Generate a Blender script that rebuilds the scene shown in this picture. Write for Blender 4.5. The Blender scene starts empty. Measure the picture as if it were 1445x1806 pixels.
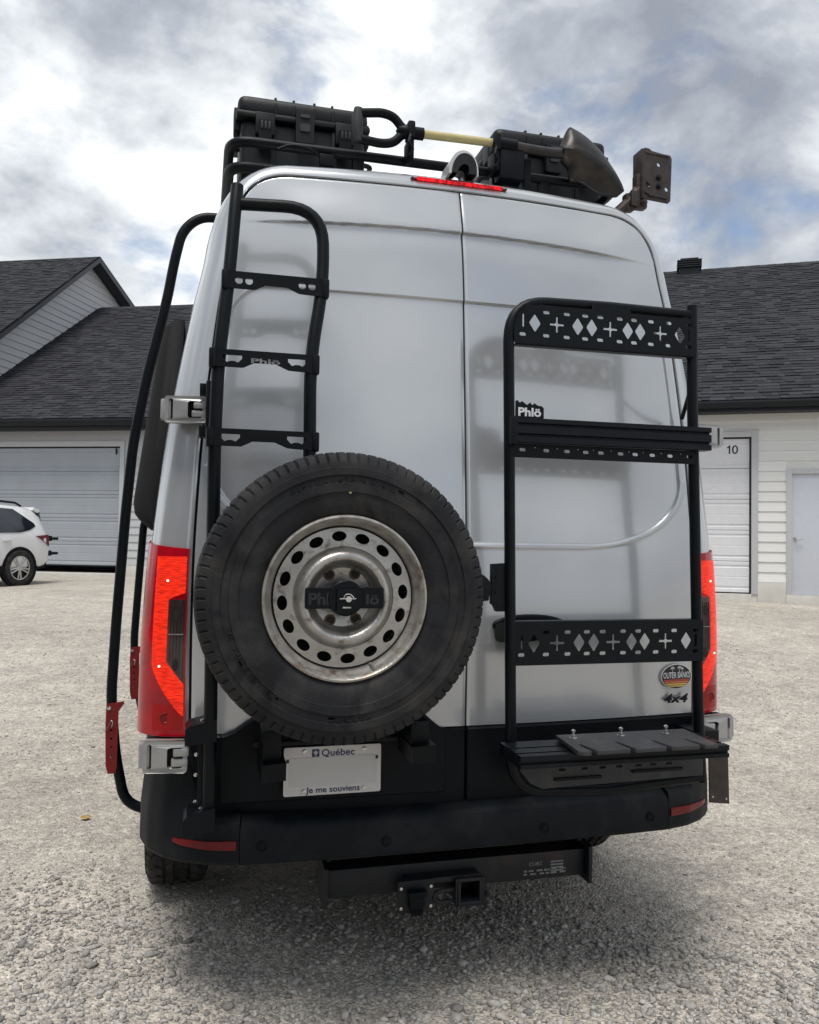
import bpy, bmesh, math, random
import numpy as np
from mathutils import Vector, Matrix, noise as mnoise
R = math.radians
random.seed(7)
rng = np.random.default_rng(7)
SC = bpy.context.scene
COL = SC.collection

# ------------------------------------------------------------------ camera
cam_d = bpy.data.cameras.new("camera")
cam = bpy.data.objects.new("camera", cam_d)
COL.objects.link(cam)
SC.camera = cam
cam_d.sensor_fit = 'HORIZONTAL'
cam_d.sensor_width = 36.0
cam_d.lens = 36.0 * 1449.0 / 1445.0
cam_d.clip_start = 0.05
cam_d.clip_end = 3000
YAW, PIT, ROLL = R(14.4), R(1.74), R(0.83)
fw = Vector((math.sin(YAW) * math.cos(PIT), math.cos(YAW) * math.cos(PIT), math.sin(PIT)))
r0 = fw.cross(Vector((0, 0, 1))).normalized()
u0 = r0.cross(fw)
rr = r0 * math.cos(ROLL) + u0 * math.sin(ROLL)
uu = rr.cross(fw)
M4 = Matrix((rr, uu, -fw)).transposed().to_4x4()
M4.translation = Vector((-0.88, -2.63, 1.5))
cam.matrix_world = M4

# ------------------------------------------------------------------ world and sun
SUN_AZ, SUN_EL = R(-150), R(70)          # azimuth from +y towards +x
world = bpy.data.worlds.new("World")
SC.world = world
world.use_nodes = True
wn, wl = world.node_tree.nodes, world.node_tree.links
wn.clear()
out = wn.new('ShaderNodeOutputWorld')
bg = wn.new('ShaderNodeBackground')
bg.inputs['Strength'].default_value = 0.1
wl.new(bg.outputs[0], out.inputs[0])
sky = wn.new('ShaderNodeTexSky')
sky.sky_type = 'NISHITA'
sky.sun_disc = False
sky.sun_elevation = SUN_EL
sky.sun_rotation = SUN_AZ
tc = wn.new('ShaderNodeTexCoord')
sep = wn.new('ShaderNodeSeparateXYZ')
wl.new(tc.outputs['Generated'], sep.inputs[0])


def wmath(op, a, b=None, clamp=False):
    n = wn.new('ShaderNodeMath')
    n.operation = op
    n.use_clamp = clamp
    for i, v in enumerate((a, b)):
        if v is None:
            continue
        if isinstance(v, (int, float)):
            n.inputs[i].default_value = v
        else:
            wl.new(v, n.inputs[i])
    return n.outputs[0]


comb = wn.new('ShaderNodeCombineXYZ')
wl.new(sep.outputs[0], comb.inputs[0])
wl.new(sep.outputs[1], comb.inputs[1])
wl.new(wmath('MULTIPLY', wmath('MAXIMUM', sep.outputs[2], 0.0), 1.55), comb.inputs[2])


def wnoise(scale, detail, rough, dist, off):
    mp = wn.new('ShaderNodeMapping')
    mp.inputs['Location'].default_value = off
    wl.new(comb.outputs[0], mp.inputs[0])
    n = wn.new('ShaderNodeTexNoise')
    n.inputs['Scale'].default_value = scale
    n.inputs['Detail'].default_value = detail
    n.inputs['Roughness'].default_value = rough
    n.inputs['Distortion'].default_value = dist
    wl.new(mp.outputs[0], n.inputs[0])
    return n.outputs[0]


def wramp(fac, stops):
    n = wn.new('ShaderNodeValToRGB')
    wl.new(fac, n.inputs[0])
    el = n.color_ramp.elements
    while len(el) < len(stops):
        el.new(0.5)
    for e, (p, c) in zip(el, stops):
        e.position = p
        e.color = (*c, 1)
    return n.outputs[0]


CLOUD_OFF = (19.5, 21.0, 28.7)
n_big = wnoise(2.1, 2, 0.5, 0.2, CLOUD_OFF)
n_mid = wnoise(5.2, 9, 0.58, 0.25, (5.9, 2.0, 24.7))
n_cov = wnoise(2.6, 8, 0.60, 0.3, (10.0, 11.2, 24.4))
bright = wmath('ADD', wmath('MULTIPLY', n_big, 0.47), wmath('MULTIPLY', n_mid, 0.53))
cl_col = wramp(bright, [(0.39, (0.27, 0.295, 0.345)), (0.46, (0.40, 0.43, 0.48)), (0.535, (0.67, 0.70, 0.73)), (0.61, (1.0, 1.0, 0.99))])
cl_scale = wn.new('ShaderNodeVectorMath')
cl_scale.operation = 'SCALE'
cl_scale.inputs['Scale'].default_value = 6.6
wl.new(cl_col, cl_scale.inputs[0])
cover = wramp(wmath('ADD', wmath('MULTIPLY', n_cov, 0.7), wmath('MULTIPLY', n_mid, 0.3)), [(0.335, (0, 0, 0)), (0.44, (1, 1, 1))])
sk_scale = wn.new('ShaderNodeVectorMath')
sk_scale.operation = 'SCALE'
sk_scale.inputs['Scale'].default_value = 0.85
wl.new(sky.outputs[0], sk_scale.inputs[0])
mix = wn.new('ShaderNodeMix')
mix.data_type = 'RGBA'
wl.new(cover, mix.inputs[0])
wl.new(sk_scale.outputs[0], mix.inputs[6])
wl.new(cl_scale.outputs[0], mix.inputs[7])
wl.new(mix.outputs[2], bg.inputs['Color'])

sun_d = bpy.data.lights.new("sun", 'SUN')
sun_d.energy = 1.45
sun_d.angle = R(22)
sun_d.color = (1.0, 0.95, 0.88)
sun = bpy.data.objects.new("sun", sun_d)
COL.objects.link(sun)
sd = Vector((math.sin(SUN_AZ) * math.cos(SUN_EL), math.cos(SUN_AZ) * math.cos(SUN_EL), math.sin(SUN_EL)))
sun.rotation_euler = sd.to_track_quat('Z', 'Y').to_euler()

vs = SC.view_settings
vs.view_transform = 'Standard'
vs.look = 'None'
vs.exposure = 0.95
vs.gamma = 1.0
vs.use_curve_mapping = False


# ------------------------------------------------------------------ materials
def pm(name, col, rough=0.5, metal=0.0, coat=0.0, coat_rough=0.05, var=0.12, scale=12.0, bump=0.0, bscale=150.0,
       dirt=None, dirt_amt=0.5, dirt_scale=6.0, dirt_lo=0.5, rnd=None, emit=None, estr=0.0, rvar=0.1, spec=0.5, stretch=None):
    m = bpy.data.materials.new(name)
    m.use_nodes = True
    nt = m.node_tree
    nd, lk = nt.nodes, nt.links
    b = nd['Principled BSDF']
    b.inputs['Metallic'].default_value = metal
    b.inputs['Coat Weight'].default_value = coat
    b.inputs['Coat Roughness'].default_value = coat_rough
    b.inputs['Specular IOR Level'].default_value = spec
    t = nd.new('ShaderNodeTexCoord')
    vec = t.outputs['Object']
    if stretch:
        mp = nd.new('ShaderNodeMapping')
        mp.inputs['Scale'].default_value = stretch
        lk.new(vec, mp.inputs[0])
        vec = mp.outputs[0]
    n = nd.new('ShaderNodeTexNoise')
    n.inputs['Scale'].default_value = scale
    n.inputs['Detail'].default_value = 6
    lk.new(vec, n.inputs[0])
    mr = nd.new('ShaderNodeMapRange')
    mr.inputs['From Min'].default_value = 0.3
    mr.inputs['From Max'].default_value = 0.7
    mr.inputs['To Min'].default_value = 1 - var
    mr.inputs['To Max'].default_value = 1 + var
    lk.new(n.outputs[0], mr.inputs[0])
    fac = mr.outputs[0]
    if rnd:
        if rnd[0] == 'object':
            src = nd.new('ShaderNodeObjectInfo').outputs['Random']
        else:
            src = nd.new('ShaderNodeNewGeometry').outputs['Random Per Island']
        m2 = nd.new('ShaderNodeMapRange')
        m2.inputs['To Min'].default_value = 1 - rnd[1]
        m2.inputs['To Max'].default_value = 1 + rnd[1]
        lk.new(src, m2.inputs[0])
        mu = nd.new('ShaderNodeMath')
        mu.operation = 'MULTIPLY'
        lk.new(fac, mu.inputs[0])
        lk.new(m2.outputs[0], mu.inputs[1])
        fac = mu.outputs[0]
    vm = nd.new('ShaderNodeVectorMath')
    vm.operation = 'SCALE'
    vm.inputs[0].default_value = col
    lk.new(fac, vm.inputs['Scale'])
    c_out = vm.outputs[0]
    if dirt:
        n2 = nd.new('ShaderNodeTexNoise')
        n2.inputs['Scale'].default_value = dirt_scale
        n2.inputs['Detail'].default_value = 9
        n2.inputs['Roughness'].default_value = 0.65
        lk.new(vec, n2.inputs[0])
        m3 = nd.new('ShaderNodeMapRange')
        m3.inputs['From Min'].default_value = dirt_lo
        m3.inputs['From Max'].default_value = dirt_lo + 0.18
        m3.inputs['To Max'].default_value = dirt_amt
        m3.clamp = True
        lk.new(n2.outputs[0], m3.inputs[0])
        mx = nd.new('ShaderNodeMix')
        mx.data_type = 'RGBA'
        lk.new(m3.outputs[0], mx.inputs[0])
        lk.new(c_out, mx.inputs[6])
        mx.inputs[7].default_value = (*dirt, 1)
        c_out = mx.outputs[2]
    lk.new(c_out, b.inputs['Base Color'])
    rm = nd.new('ShaderNodeMapRange')
    rm.inputs['From Min'].default_value = 0.3
    rm.inputs['From Max'].default_value = 0.7
    rm.inputs['To Min'].default_value = max(0.02, rough * (1 - rvar))
    rm.inputs['To Max'].default_value = min(1, rough * (1 + rvar))
    lk.new(n.outputs[0], rm.inputs[0])
    lk.new(rm.outputs[0], b.inputs['Roughness'])
    if bump:
        n3 = nd.new('ShaderNodeTexNoise')
        n3.inputs['Scale'].default_value = bscale
        n3.inputs['Detail'].default_value = 4
        lk.new(vec, n3.inputs[0])
        bp = nd.new('ShaderNodeBump')
        bp.inputs['Strength'].default_value = bump
        bp.inputs['Distance'].default_value = 0.004
        lk.new(n3.outputs[0], bp.inputs['Height'])
        lk.new(bp.outputs[0], b.inputs['Normal'])
    if emit:
        b.inputs['Emission Color'].default_value = (*emit, 1)
        me_ = nd.new('ShaderNodeMapRange')
        me_.inputs['From Min'].default_value = 0.35
        me_.inputs['From Max'].default_value = 0.65
        me_.inputs['To Min'].default_value = estr * (1 - 2.2 * var)
        me_.inputs['To Max'].default_value = estr * (1 + 2.2 * var)
        lk.new(n.outputs[0], me_.inputs[0])
        lk.new(me_.outputs[0], b.inputs['Emission Strength'])
        b.inputs['Emission Strength'].default_value = estr
    return m


def tyre_mat():
    m = pm('dusty_tyre_rubber', (0.0135, 0.0145, 0.0175), 0.7, var=0.3, scale=9, bump=0.35, bscale=220, dirt=(0.040, 0.0385, 0.037), dirt_amt=0.8, dirt_scale=5.5, dirt_lo=0.47, spec=0.22)
    # dark wet-looking scuffs on top of the dust
    nd, lk = m.node_tree.nodes, m.node_tree.links
    b = nd['Principled BSDF']
    src = b.inputs['Base Color'].links[0].from_socket
    t = nd.new('ShaderNodeTexCoord')
    n = nd.new('ShaderNodeTexNoise')
    n.inputs['Scale'].default_value = 7.5
    n.inputs['Detail'].default_value = 8
    n.inputs['Distortion'].default_value = 1.2
    lk.new(t.outputs['Object'], n.inputs[0])
    r_ = nd.new('ShaderNodeMapRange')
    r_.inputs['From Min'].default_value = 0.54
    r_.inputs['From Max'].default_value = 0.66
    r_.inputs['To Max'].default_value = 0.75
    lk.new(n.outputs[0], r_.inputs[0])
    mx = nd.new('ShaderNodeMix')
    mx.data_type = 'RGBA'
    lk.new(r_.outputs[0], mx.inputs[0])
    lk.new(src, mx.inputs[6])
    mx.inputs[7].default_value = (0.006, 0.0066, 0.0085, 1)
    lk.new(mx.outputs[2], b.inputs['Base Color'])
    return m


M = {}
M['paint'] = pm('silver_paint', (0.465, 0.487, 0.512), 0.25, 0.46, 1.0, 0.02, 0.008, 3)
M['gap'] = pm('dark_gap', (0.012, 0.012, 0.013), 0.8)
M['trim'] = pm('black_trim_plastic', (0.0026, 0.0043, 0.0068), 0.5, bump=0.12, bscale=500, dirt=(0.013, 0.016, 0.019), dirt_amt=0.25, dirt_scale=3, spec=0.15)
M['bumper'] = pm('black_bumper_plastic', (0.0045, 0.0070, 0.0102), 0.55, bump=0.15, bscale=600, dirt=(0.026, 0.028, 0.029), dirt_amt=0.45, dirt_scale=6, spec=0.17)
M['powder'] = pm('black_powder_coat', (0.0024, 0.0040, 0.0060), 0.36, bump=0.18, bscale=700, dirt=(0.018, 0.020, 0.021), dirt_amt=0.12, dirt_scale=9, spec=0.17)
M['extr'] = pm('black_anodised_aluminium', (0.0065, 0.0082, 0.0112), 0.38, 0.25, dirt=(0.05, 0.052, 0.055), dirt_amt=0.2, dirt_scale=20, dirt_lo=0.58, spec=0.2)
M['board'] = pm('grey_black_board', (0.03, 0.032, 0.036), 0.5, bump=0.2, bscale=200, dirt=(0.10, 0.095, 0.09), dirt_amt=0.3, dirt_scale=14, spec=0.35)
M['case'] = pm('black_case_resin', (0.0060, 0.0075, 0.0098), 0.45, bump=0.15, bscale=400, dirt=(0.028, 0.029, 0.030), dirt_amt=0.3, dirt_scale=5, spec=0.27)
M['tyre'] = tyre_mat()
M['tyre_road'] = pm('road_tyre_rubber', (0.017, 0.017, 0.018), 0.75, bump=0.3, bscale=200, dirt=(0.08, 0.076, 0.07), dirt_amt=0.5, dirt_scale=10, dirt_lo=0.45, spec=0.3)
M['rim'] = pm('worn_steel_rim', (0.39, 0.385, 0.37), 0.31, 0.78, var=0.14, scale=25, dirt=(0.085, 0.045, 0.022), dirt_amt=0.9, dirt_scale=30, dirt_lo=0.555, bump=0.22, bscale=120)
M['rim_lip'] = pm('rusty_rim_lip', (0.36, 0.35, 0.33), 0.40, 0.62, var=0.2, scale=30, dirt=(0.12, 0.07, 0.04), dirt_amt=0.85, dirt_scale=20, dirt_lo=0.51, bump=0.25, bscale=120)
M['rust'] = pm('rusty_bore', (0.09, 0.055, 0.035), 0.85, var=0.4, scale=90)
M['chrome'] = pm('bright_metal', (0.6, 0.6, 0.6), 0.22, 0.95, var=0.06)
M['hinge'] = pm('silver_hinge_paint', (0.34, 0.345, 0.35), 0.40, 0.45, 0.3, 0.2, var=0.05, dirt=(0.16, 0.155, 0.145), dirt_amt=0.35, dirt_scale=22)
M['red_lens'] = pm('deep_red_lens', (0.19, 0.002, 0.009), 0.14, coat=0.5, coat_rough=0.02, var=0.2, scale=8, emit=(0.9, 0.002, 0.012), estr=0.08, spec=0.25, bump=0.12, bscale=60)
M['lit_lens'] = pm('lit_red_lens', (0.28, 0.004, 0.0015), 0.2, coat=0.15, coat_rough=0.03, var=0.20, scale=110, stretch=(0.35, 0.35, 2.6), emit=(1.0, 0.028, 0.005), estr=0.36, spec=0.25, bump=0.6, bscale=160)
M['box_lens'] = pm('dark_red_lens', (0.10, 0.001, 0.002), 0.2, coat=0.15, emit=(0.8, 0.004, 0.004), estr=0.09, spec=0.25)
M['smoke_lens'] = pm('smoked_clear_lens', (0.045, 0.034, 0.034), 0.15, 0.3, coat=0.6, var=0.3, scale=70, stretch=(1, 1, 0.15))
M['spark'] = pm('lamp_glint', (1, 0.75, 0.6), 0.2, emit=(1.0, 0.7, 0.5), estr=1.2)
M['reflector'] = pm('red_reflector', (0.13, 0.004, 0.007), 0.3, coat=0.15, var=0.15, scale=120, spec=0.25)
M['brake_led'] = pm('third_brake_light_lens', (0.4, 0.002, 0.005), 0.25, coat=0.1, var=0.38, scale=55, emit=(1.0, 0.004, 0.010), estr=0.26, spec=0.25)
M['brake_rim'] = pm('dark_red_light_rim', (0.17, 0.004, 0.008), 0.3, coat=0.15, spec=0.25)
M['red_paint'] = pm('red_painted_steel', (0.17, 0.007, 0.010), 0.45, var=0.12, coat=0.1, spec=0.3)
M['white_print'] = pm('pale_lettering', (0.62, 0.64, 0.66), 0.5, var=0.04)
M['grey_print'] = pm('silver_lettering', (0.42, 0.43, 0.44), 0.5, var=0.06)
M['lamp_grey'] = pm('faded_lettering', (0.16, 0.165, 0.17), 0.5, var=0.35, scale=60, spec=0.3)
M['dim_print'] = pm('grey_lettering', (0.018, 0.020, 0.023), 0.5, var=0.4, scale=70, spec=0.3)
M['plate'] = pm('licence_plate_metal', (0.60, 0.60, 0.60), 0.45, var=0.03, scale=6)
M['plate_num'] = pm('plate_blank_field', (0.54, 0.54, 0.545), 0.5, var=0.02)
M['navy'] = pm('navy_plate_print', (0.01, 0.02, 0.09), 0.5, var=0.03)
M['black_print'] = pm('black_print', (0.012, 0.012, 0.013), 0.55)
M['st_orange'] = pm('sticker_orange', (0.55, 0.16, 0.05), 0.5)
M['st_yellow'] = pm('sticker_yellow', (0.60, 0.42, 0.10), 0.5)
M['st_red'] = pm('sticker_red', (0.36, 0.06, 0.04), 0.5)
M['vinyl'] = pm('dark_grey_vinyl', (0.026, 0.0265, 0.028), 0.85, bump=0.5, bscale=260, spec=0.2)
M['handle_wood'] = pm('pale_yellow_fibreglass', (0.50, 0.44, 0.21), 0.45, var=0.08, scale=30, dirt=(0.3, 0.25, 0.15), dirt_amt=0.4)
M['blade'] = pm('worn_black_shovel_steel', (0.030, 0.029, 0.029), 0.40, 0.6, var=0.3, scale=9, dirt=(0.10, 0.078, 0.062), dirt_amt=0.5, dirt_scale=8)
M['brown_steel'] = pm('brown_weathered_steel', (0.055, 0.045, 0.043), 0.5, 0.35, var=0.25, scale=30, bump=0.2, spec=0.3)
M['hitch'] = pm('black_hitch_paint', (0.0075, 0.0095, 0.013), 0.42, var=0.2, bump=0.15, bscale=300, dirt=(0.045, 0.025, 0.017), dirt_amt=0.75, dirt_scale=6, dirt_lo=0.54, spec=0.3)
M['cam_white'] = pm('pale_grey_housing', (0.40, 0.41, 0.42), 0.4, coat=0.4, var=0.04)
M['under'] = pm('underbody_black', (0.01, 0.01, 0.011), 0.8)
M['glass'] = pm('dark_car_glass', (0.012, 0.016, 0.022), 0.06, coat=1.0, var=0.3, scale=2)
# buildings
M['shingle'] = pm('charcoal_shingle', (0.032, 0.033, 0.039), 0.9, var=0.25, scale=60, bump=0.5, bscale=250, rnd=('object', 0.36), spec=0.25)
M['shingles'] = pm('charcoal_shingle_field', (0.032, 0.033, 0.039), 0.9, var=0.25, scale=60, bump=0.5, bscale=250, rnd=('island', 0.36), spec=0.25)
M['deck'] = pm('roof_deck', (0.035, 0.035, 0.042), 0.95)
M['fascia'] = pm('black_gutter_metal', (0.008, 0.0105, 0.014), 0.42, var=0.1, spec=0.3)
M['fascia_grey'] = pm('charcoal_rake_board', (0.045, 0.048, 0.055), 0.5, var=0.06)
M['soffit'] = pm('dark_soffit', (0.018, 0.020, 0.024), 0.6)
M['plank_w'] = pm('white_lap_siding', (0.76, 0.765, 0.755), 0.6, var=0.05, scale=14, rnd=('object', 0.035), bump=0.15, bscale=40, stretch=(0.15, 1, 1), dirt=(0.62, 0.61, 0.57), dirt_amt=0.35, dirt_scale=3)
M['plank_g'] = pm('pale_grey_lap_siding', (0.50, 0.51, 0.53), 0.6, var=0.05, scale=14, rnd=('object', 0.04), stretch=(0.15, 1, 1))
M['wall_w'] = pm('white_wall', (0.70, 0.705, 0.69), 0.7, var=0.05, dirt=(0.58, 0.57, 0.53), dirt_amt=0.3, dirt_scale=2)
M['wall_g'] = pm('pale_grey_wall', (0.42, 0.43, 0.45), 0.7, var=0.04)
M['door_w'] = pm('white_steel_door', (0.72, 0.73, 0.76), 0.45, var=0.03)
M['door_g'] = pm('pale_grey_steel_door', (0.36, 0.39, 0.43), 0.42, var=0.05, scale=2)
M['door_e'] = pm('pale_blue_grey_door', (0.56, 0.59, 0.65), 0.5, var=0.02)
M['trim_g'] = pm('light_grey_trim', (0.50, 0.51, 0.53), 0.5, var=0.03)
M['concrete'] = pm('pale_concrete', (0.56, 0.55, 0.51), 0.85, var=0.1, scale=5, bump=0.3, bscale=60)
M['dark_in'] = pm('dark_interior', (0.006, 0.006, 0.007), 0.9)
M['car_white'] = pm('white_car_paint', (0.70, 0.71, 0.72), 0.3, coat=1.0, var=0.02)
M['alloy'] = pm('alloy_wheel', (0.55, 0.55, 0.55), 0.3, 0.7, var=0.05)
M['leaf'] = pm('yellow_leaf', (0.36, 0.24, 0.07), 0.7, var=0.3, scale=60)


def ground_mat():
    m = bpy.data.materials.new('gravel_ground')
    m.use_nodes = True
    nd, lk = m.node_tree.nodes, m.node_tree.links
    b = nd['Principled BSDF']
    b.inputs['Roughness'].default_value = 0.92
    b.inputs['Specular IOR Level'].default_value = 0.25
    t = nd.new('ShaderNodeTexCoord')

    def vor(s):
        v = nd.new('ShaderNodeTexVoronoi')
        v.inputs['Scale'].default_value = s
        v.inputs['Randomness'].default_value = 1
        lk.new(t.outputs['Object'], v.inputs[0])
        return v

    def noi(s, d=8, r=0.6):
        v = nd.new('ShaderNodeTexNoise')
        v.inputs['Scale'].default_value = s
        v.inputs['Detail'].default_value = d
        v.inputs['Roughness'].default_value = r
        lk.new(t.outputs['Object'], v.inputs[0])
        return v
    v1, v2 = vor(95), vor(38)
    n1, n2, n3 = noi(0.55, 6), noi(3.2, 8, 0.65), noi(160, 3)

    def mr(src, a, b_, c, d):
        q = nd.new('ShaderNodeMapRange')
        for i, v in enumerate((a, b_, c, d)):
            q.inputs[i + 1].default_value = v
        lk.new(src, q.inputs[0])
        return q.outputs[0]

    def mul(a, b_):
        q = nd.new('ShaderNodeMath')
        q.operation = 'MULTIPLY'
        lk.new(a, q.inputs[0])
        lk.new(b_, q.inputs[1])
        return q.outputs[0]
    bw = nd.new('ShaderNodeRGBToBW')
    lk.new(v1.outputs['Color'], bw.inputs[0])
    bw2 = nd.new('ShaderNodeRGBToBW')
    lk.new(v2.outputs['Color'], bw2.inputs[0])
    f = mul(mr(bw.outputs[0], 0.2, 0.8, 0.80, 1.22), mr(bw2.outputs[0], 0.2, 0.8, 0.90, 1.10))
    f = mul(f, mr(n1.outputs[0], 0.35, 0.65, 0.90, 1.10))
    f = mul(f, mr(n2.outputs[0], 0.3, 0.7, 0.93, 1.07))
    f = mul(f, mr(n3.outputs[0], 0.3, 0.7, 0.85, 1.15))
    n4, n5 = noi(22, 6, 0.7), noi(7.5, 8, 0.7)
    f = mul(f, mr(n4.outputs[0], 0.35, 0.65, 0.80, 1.18))
    f = mul(f, mr(n5.outputs[0], 0.35, 0.65, 0.90, 1.09))
    mx = nd.new('ShaderNodeMix')
    mx.data_type = 'RGBA'
    lk.new(mr(n2.outputs[0], 0.38, 0.62, 0, 1), mx.inputs[0])
    mx.inputs[6].default_value = (0.420, 0.392, 0.352, 1)
    mx.inputs[7].default_value = (0.485, 0.447, 0.392, 1)
    vm = nd.new('ShaderNodeVectorMath')
    vm.operation = 'SCALE'
    lk.new(mx.outputs[2], vm.inputs[0])
    lk.new(f, vm.inputs['Scale'])
    lk.new(vm.outputs[0], b.inputs['Base Color'])
    add = nd.new('ShaderNodeMath')
    add.operation = 'ADD'
    lk.new(mr(v1.outputs['Distance'], 0, 0.7, 0.5, 0), add.inputs[0])
    lk.new(mul(n2.outputs[0], n2.outputs[0]), add.inputs[1])
    bp = nd.new('ShaderNodeBump')
    bp.inputs['Strength'].default_value = 0.8
    bp.inputs['Distance'].default_value = 0.018
    lk.new(add.outputs[0], bp.inputs['Height'])
    lk.new(bp.outputs[0], b.inputs['Normal'])
    return m


M['ground'] = ground_mat()
M['stones'] = pm('crushed_stone', (0.355, 0.343, 0.322), 0.85, var=0.22, scale=70, bump=0.4, bscale=200, rnd=('island', 0.42), spec=0.3)


# ------------------------------------------------------------------ mesh helpers
OFF = {}


def thing(name, loc, label, cat, rotz=0.0, group=None, local=False):
    o = bpy.data.objects.new(name, None)
    o.empty_display_size = 0.1
    COL.objects.link(o)
    o.location = loc
    o.rotation_euler = (0, 0, rotz)
    o['label'] = label
    o['category'] = cat
    if group:
        o['group'] = group
    OFF[o.name] = Vector((0, 0, 0)) if local else Vector(loc)
    return o


def link_mesh(name, me, mat, parent=None, kind=None, label=None):
    o = bpy.data.objects.new(name, me)
    COL.objects.link(o)
    if mat is not None and len(me.materials) == 0:
        me.materials.append(mat)
    if parent is not None:
        o.parent = parent
        OFF[o.name] = OFF.get(parent.name, Vector((0, 0, 0)))
    if kind:
        o['kind'] = kind
    if label:
        o['label'] = label
    return o


class MB:
    def __init__(s):
        s.v, s.f = [], []

    def add(s, vs_, fs):
        k = len(s.v)
        s.v.extend([tuple(p) for p in vs_])
        s.f.extend([tuple(i + k for i in f) for f in fs])
        return s

    def box(s, lo, hi, bev=0.0, seg=2, mat=None):
        bm = bmesh.new()
        bmesh.ops.create_cube(bm, size=1.0)
        c = [(a + b) / 2 for a, b in zip(lo, hi)]
        d = [abs(b - a) for a, b in zip(lo, hi)]
        for v in bm.verts:
            v.co = Vector([v.co[i] * d[i] for i in range(3)])
        if bev:
            bmesh.ops.bevel(bm, geom=bm.edges[:], offset=min(bev, min(d) * 0.45), segments=seg, profile=0.6, affect='EDGES')
        bm.verts.index_update()
        T = mat or Matrix.Identity(4)
        s.add([T @ (v.co + Vector(c)) if mat is None else T @ (v.co + Vector(c)) for v in bm.verts], [[v.index for v in f.verts] for f in bm.faces])
        bm.free()
        return s

    def tube(s, pts, r, seg=14, fillet=0.0, nf=8, caps=True, closed=False):
        pts = [Vector(p) for p in pts]
        if fillet:
            q = [pts[0]]
            for i in range(1, len(pts) - 1):
                a, b, c = pts[i - 1], pts[i], pts[i + 1]
                d1, d2 = (a - b), (c - b)
                ff = fillet if not isinstance(fillet, (list, tuple)) else fillet[i - 1]
                l = min(ff, d1.length * 0.49, d2.length * 0.49)
                p0, p1 = b + d1.normalized() * l, b + d2.normalized() * l
                for k in range(nf + 1):
                    t = k / nf
                    q.append(p0 * (1 - t) ** 2 + b * 2 * t * (1 - t) + p1 * t * t)
            q.append(pts[-1])
            pts = q
        rs = r if isinstance(r, (list, tuple)) else [r] * len(pts)
        n = len(pts)
        tang = []
        for i in range(n):
            a = pts[max(i - 1, 0)]
            b = pts[min(i + 1, n - 1)]
            tang.append((b - a).normalized())
        t0 = tang[0]
        up = Vector((0, 0, 1)) if abs(t0.z) < 0.9 else Vector((0, 1, 0))
        nx = t0.cross(up).normalized()
        k = len(s.v)
        for i in range(n):
            t = tang[i]
            nx = (nx - t * nx.dot(t)).normalized()
            ny = t.cross(nx)
            for j in range(seg):
                a = 2 * math.pi * j / seg
                s.v.append(tuple(pts[i] + (nx * math.cos(a) + ny * math.sin(a)) * rs[i]))
        for i in range(n - 1):
            for j in range(seg):
                j2 = (j + 1) % seg
                s.f.append((k + i * seg + j, k + i * seg + j2, k + (i + 1) * seg + j2, k + (i + 1) * seg + j))
        if caps:
            s.f.append(tuple(k + j for j in range(seg))[::-1])
            s.f.append(tuple(k + (n - 1) * seg + j for j in range(seg)))
        return s

    def lathe(s, prof, T, seg=48, closed=False):
        # prof: list of (radius, height); axis = local z of T
        k = len(s.v)
        n = len(prof)
        for (r_, h) in prof:
            for j in range(seg):
                a = 2 * math.pi * j / seg
                s.v.append(tuple(T @ Vector((r_ * math.cos(a), r_ * math.sin(a), h))))
        for i in range(n - 1):
            for j in range(seg):
                j2 = (j + 1) % seg
                s.f.append((k + i * seg + j, k + i * seg + j2, k + (i + 1) * seg + j2, k + (i + 1) * seg + j))
        if prof[0][0] > 1e-5 and closed:
            s.f.append(tuple(k + j for j in range(seg))[::-1])
        if closed:
            s.f.append(tuple(k + (n - 1) * seg + j for j in range(seg)))
        return s

    def cyl(s, a, b, r_, seg=20):
        return s.tube([a, b], r_, seg)

    def prism(s, poly, fn, d0, d1):
        # poly: 2-D points, fn(u, v, d) -> 3-D
        n = len(poly)
        k = len(s.v)
        for d in (d0, d1):
            for (u, v) in poly:
                s.v.append(tuple(fn(u, v, d)))
        s.f.append(tuple(range(k, k + n)))
        s.f.append(tuple(range(k + 2 * n - 1, k + n - 1, -1)))
        for i in range(n):
            j = (i + 1) % n
            s.f.append((k + j, k + i, k + n + i, k + n + j))
        return s

    def grid(s, rows, flip=False):
        k = len(s.v)
        nr, nc = len(rows), len(rows[0])
        for r_ in rows:
            s.v.extend([tuple(p) for p in r_])
        for i in range(nr - 1):
            for j in range(nc - 1):
                f = (k + i * nc + j, k + i * nc + j + 1, k + (i + 1) * nc + j + 1, k + (i + 1) * nc + j)
                s.f.append(f[::-1] if flip else f)
        return s

    def build(s, name, mat, parent=None, smooth=35, kind=None, label=None, recalc=True):
        me = bpy.data.meshes.new(name)
        off = OFF.get(parent.name, Vector((0, 0, 0))) if parent is not None else Vector((0, 0, 0))
        if off.length > 0:
            vv = [(x - off.x, y - off.y, z - off.z) for x, y, z in s.v]
        else:
            vv = s.v
        me.from_pydata(vv, [], s.f)
        if recalc:
            bm = bmesh.new()
            bm.from_mesh(me)
            bmesh.ops.recalc_face_normals(bm, faces=bm.faces)
            bm.to_mesh(me)
            bm.free()
        if smooth:
            me.polygons.foreach_set('use_smooth', [True] * len(me.polygons))
            me.set_sharp_from_angle(angle=R(smooth))
        me.update()
        return link_mesh(name, me, mat, parent, kind, label)


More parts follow.
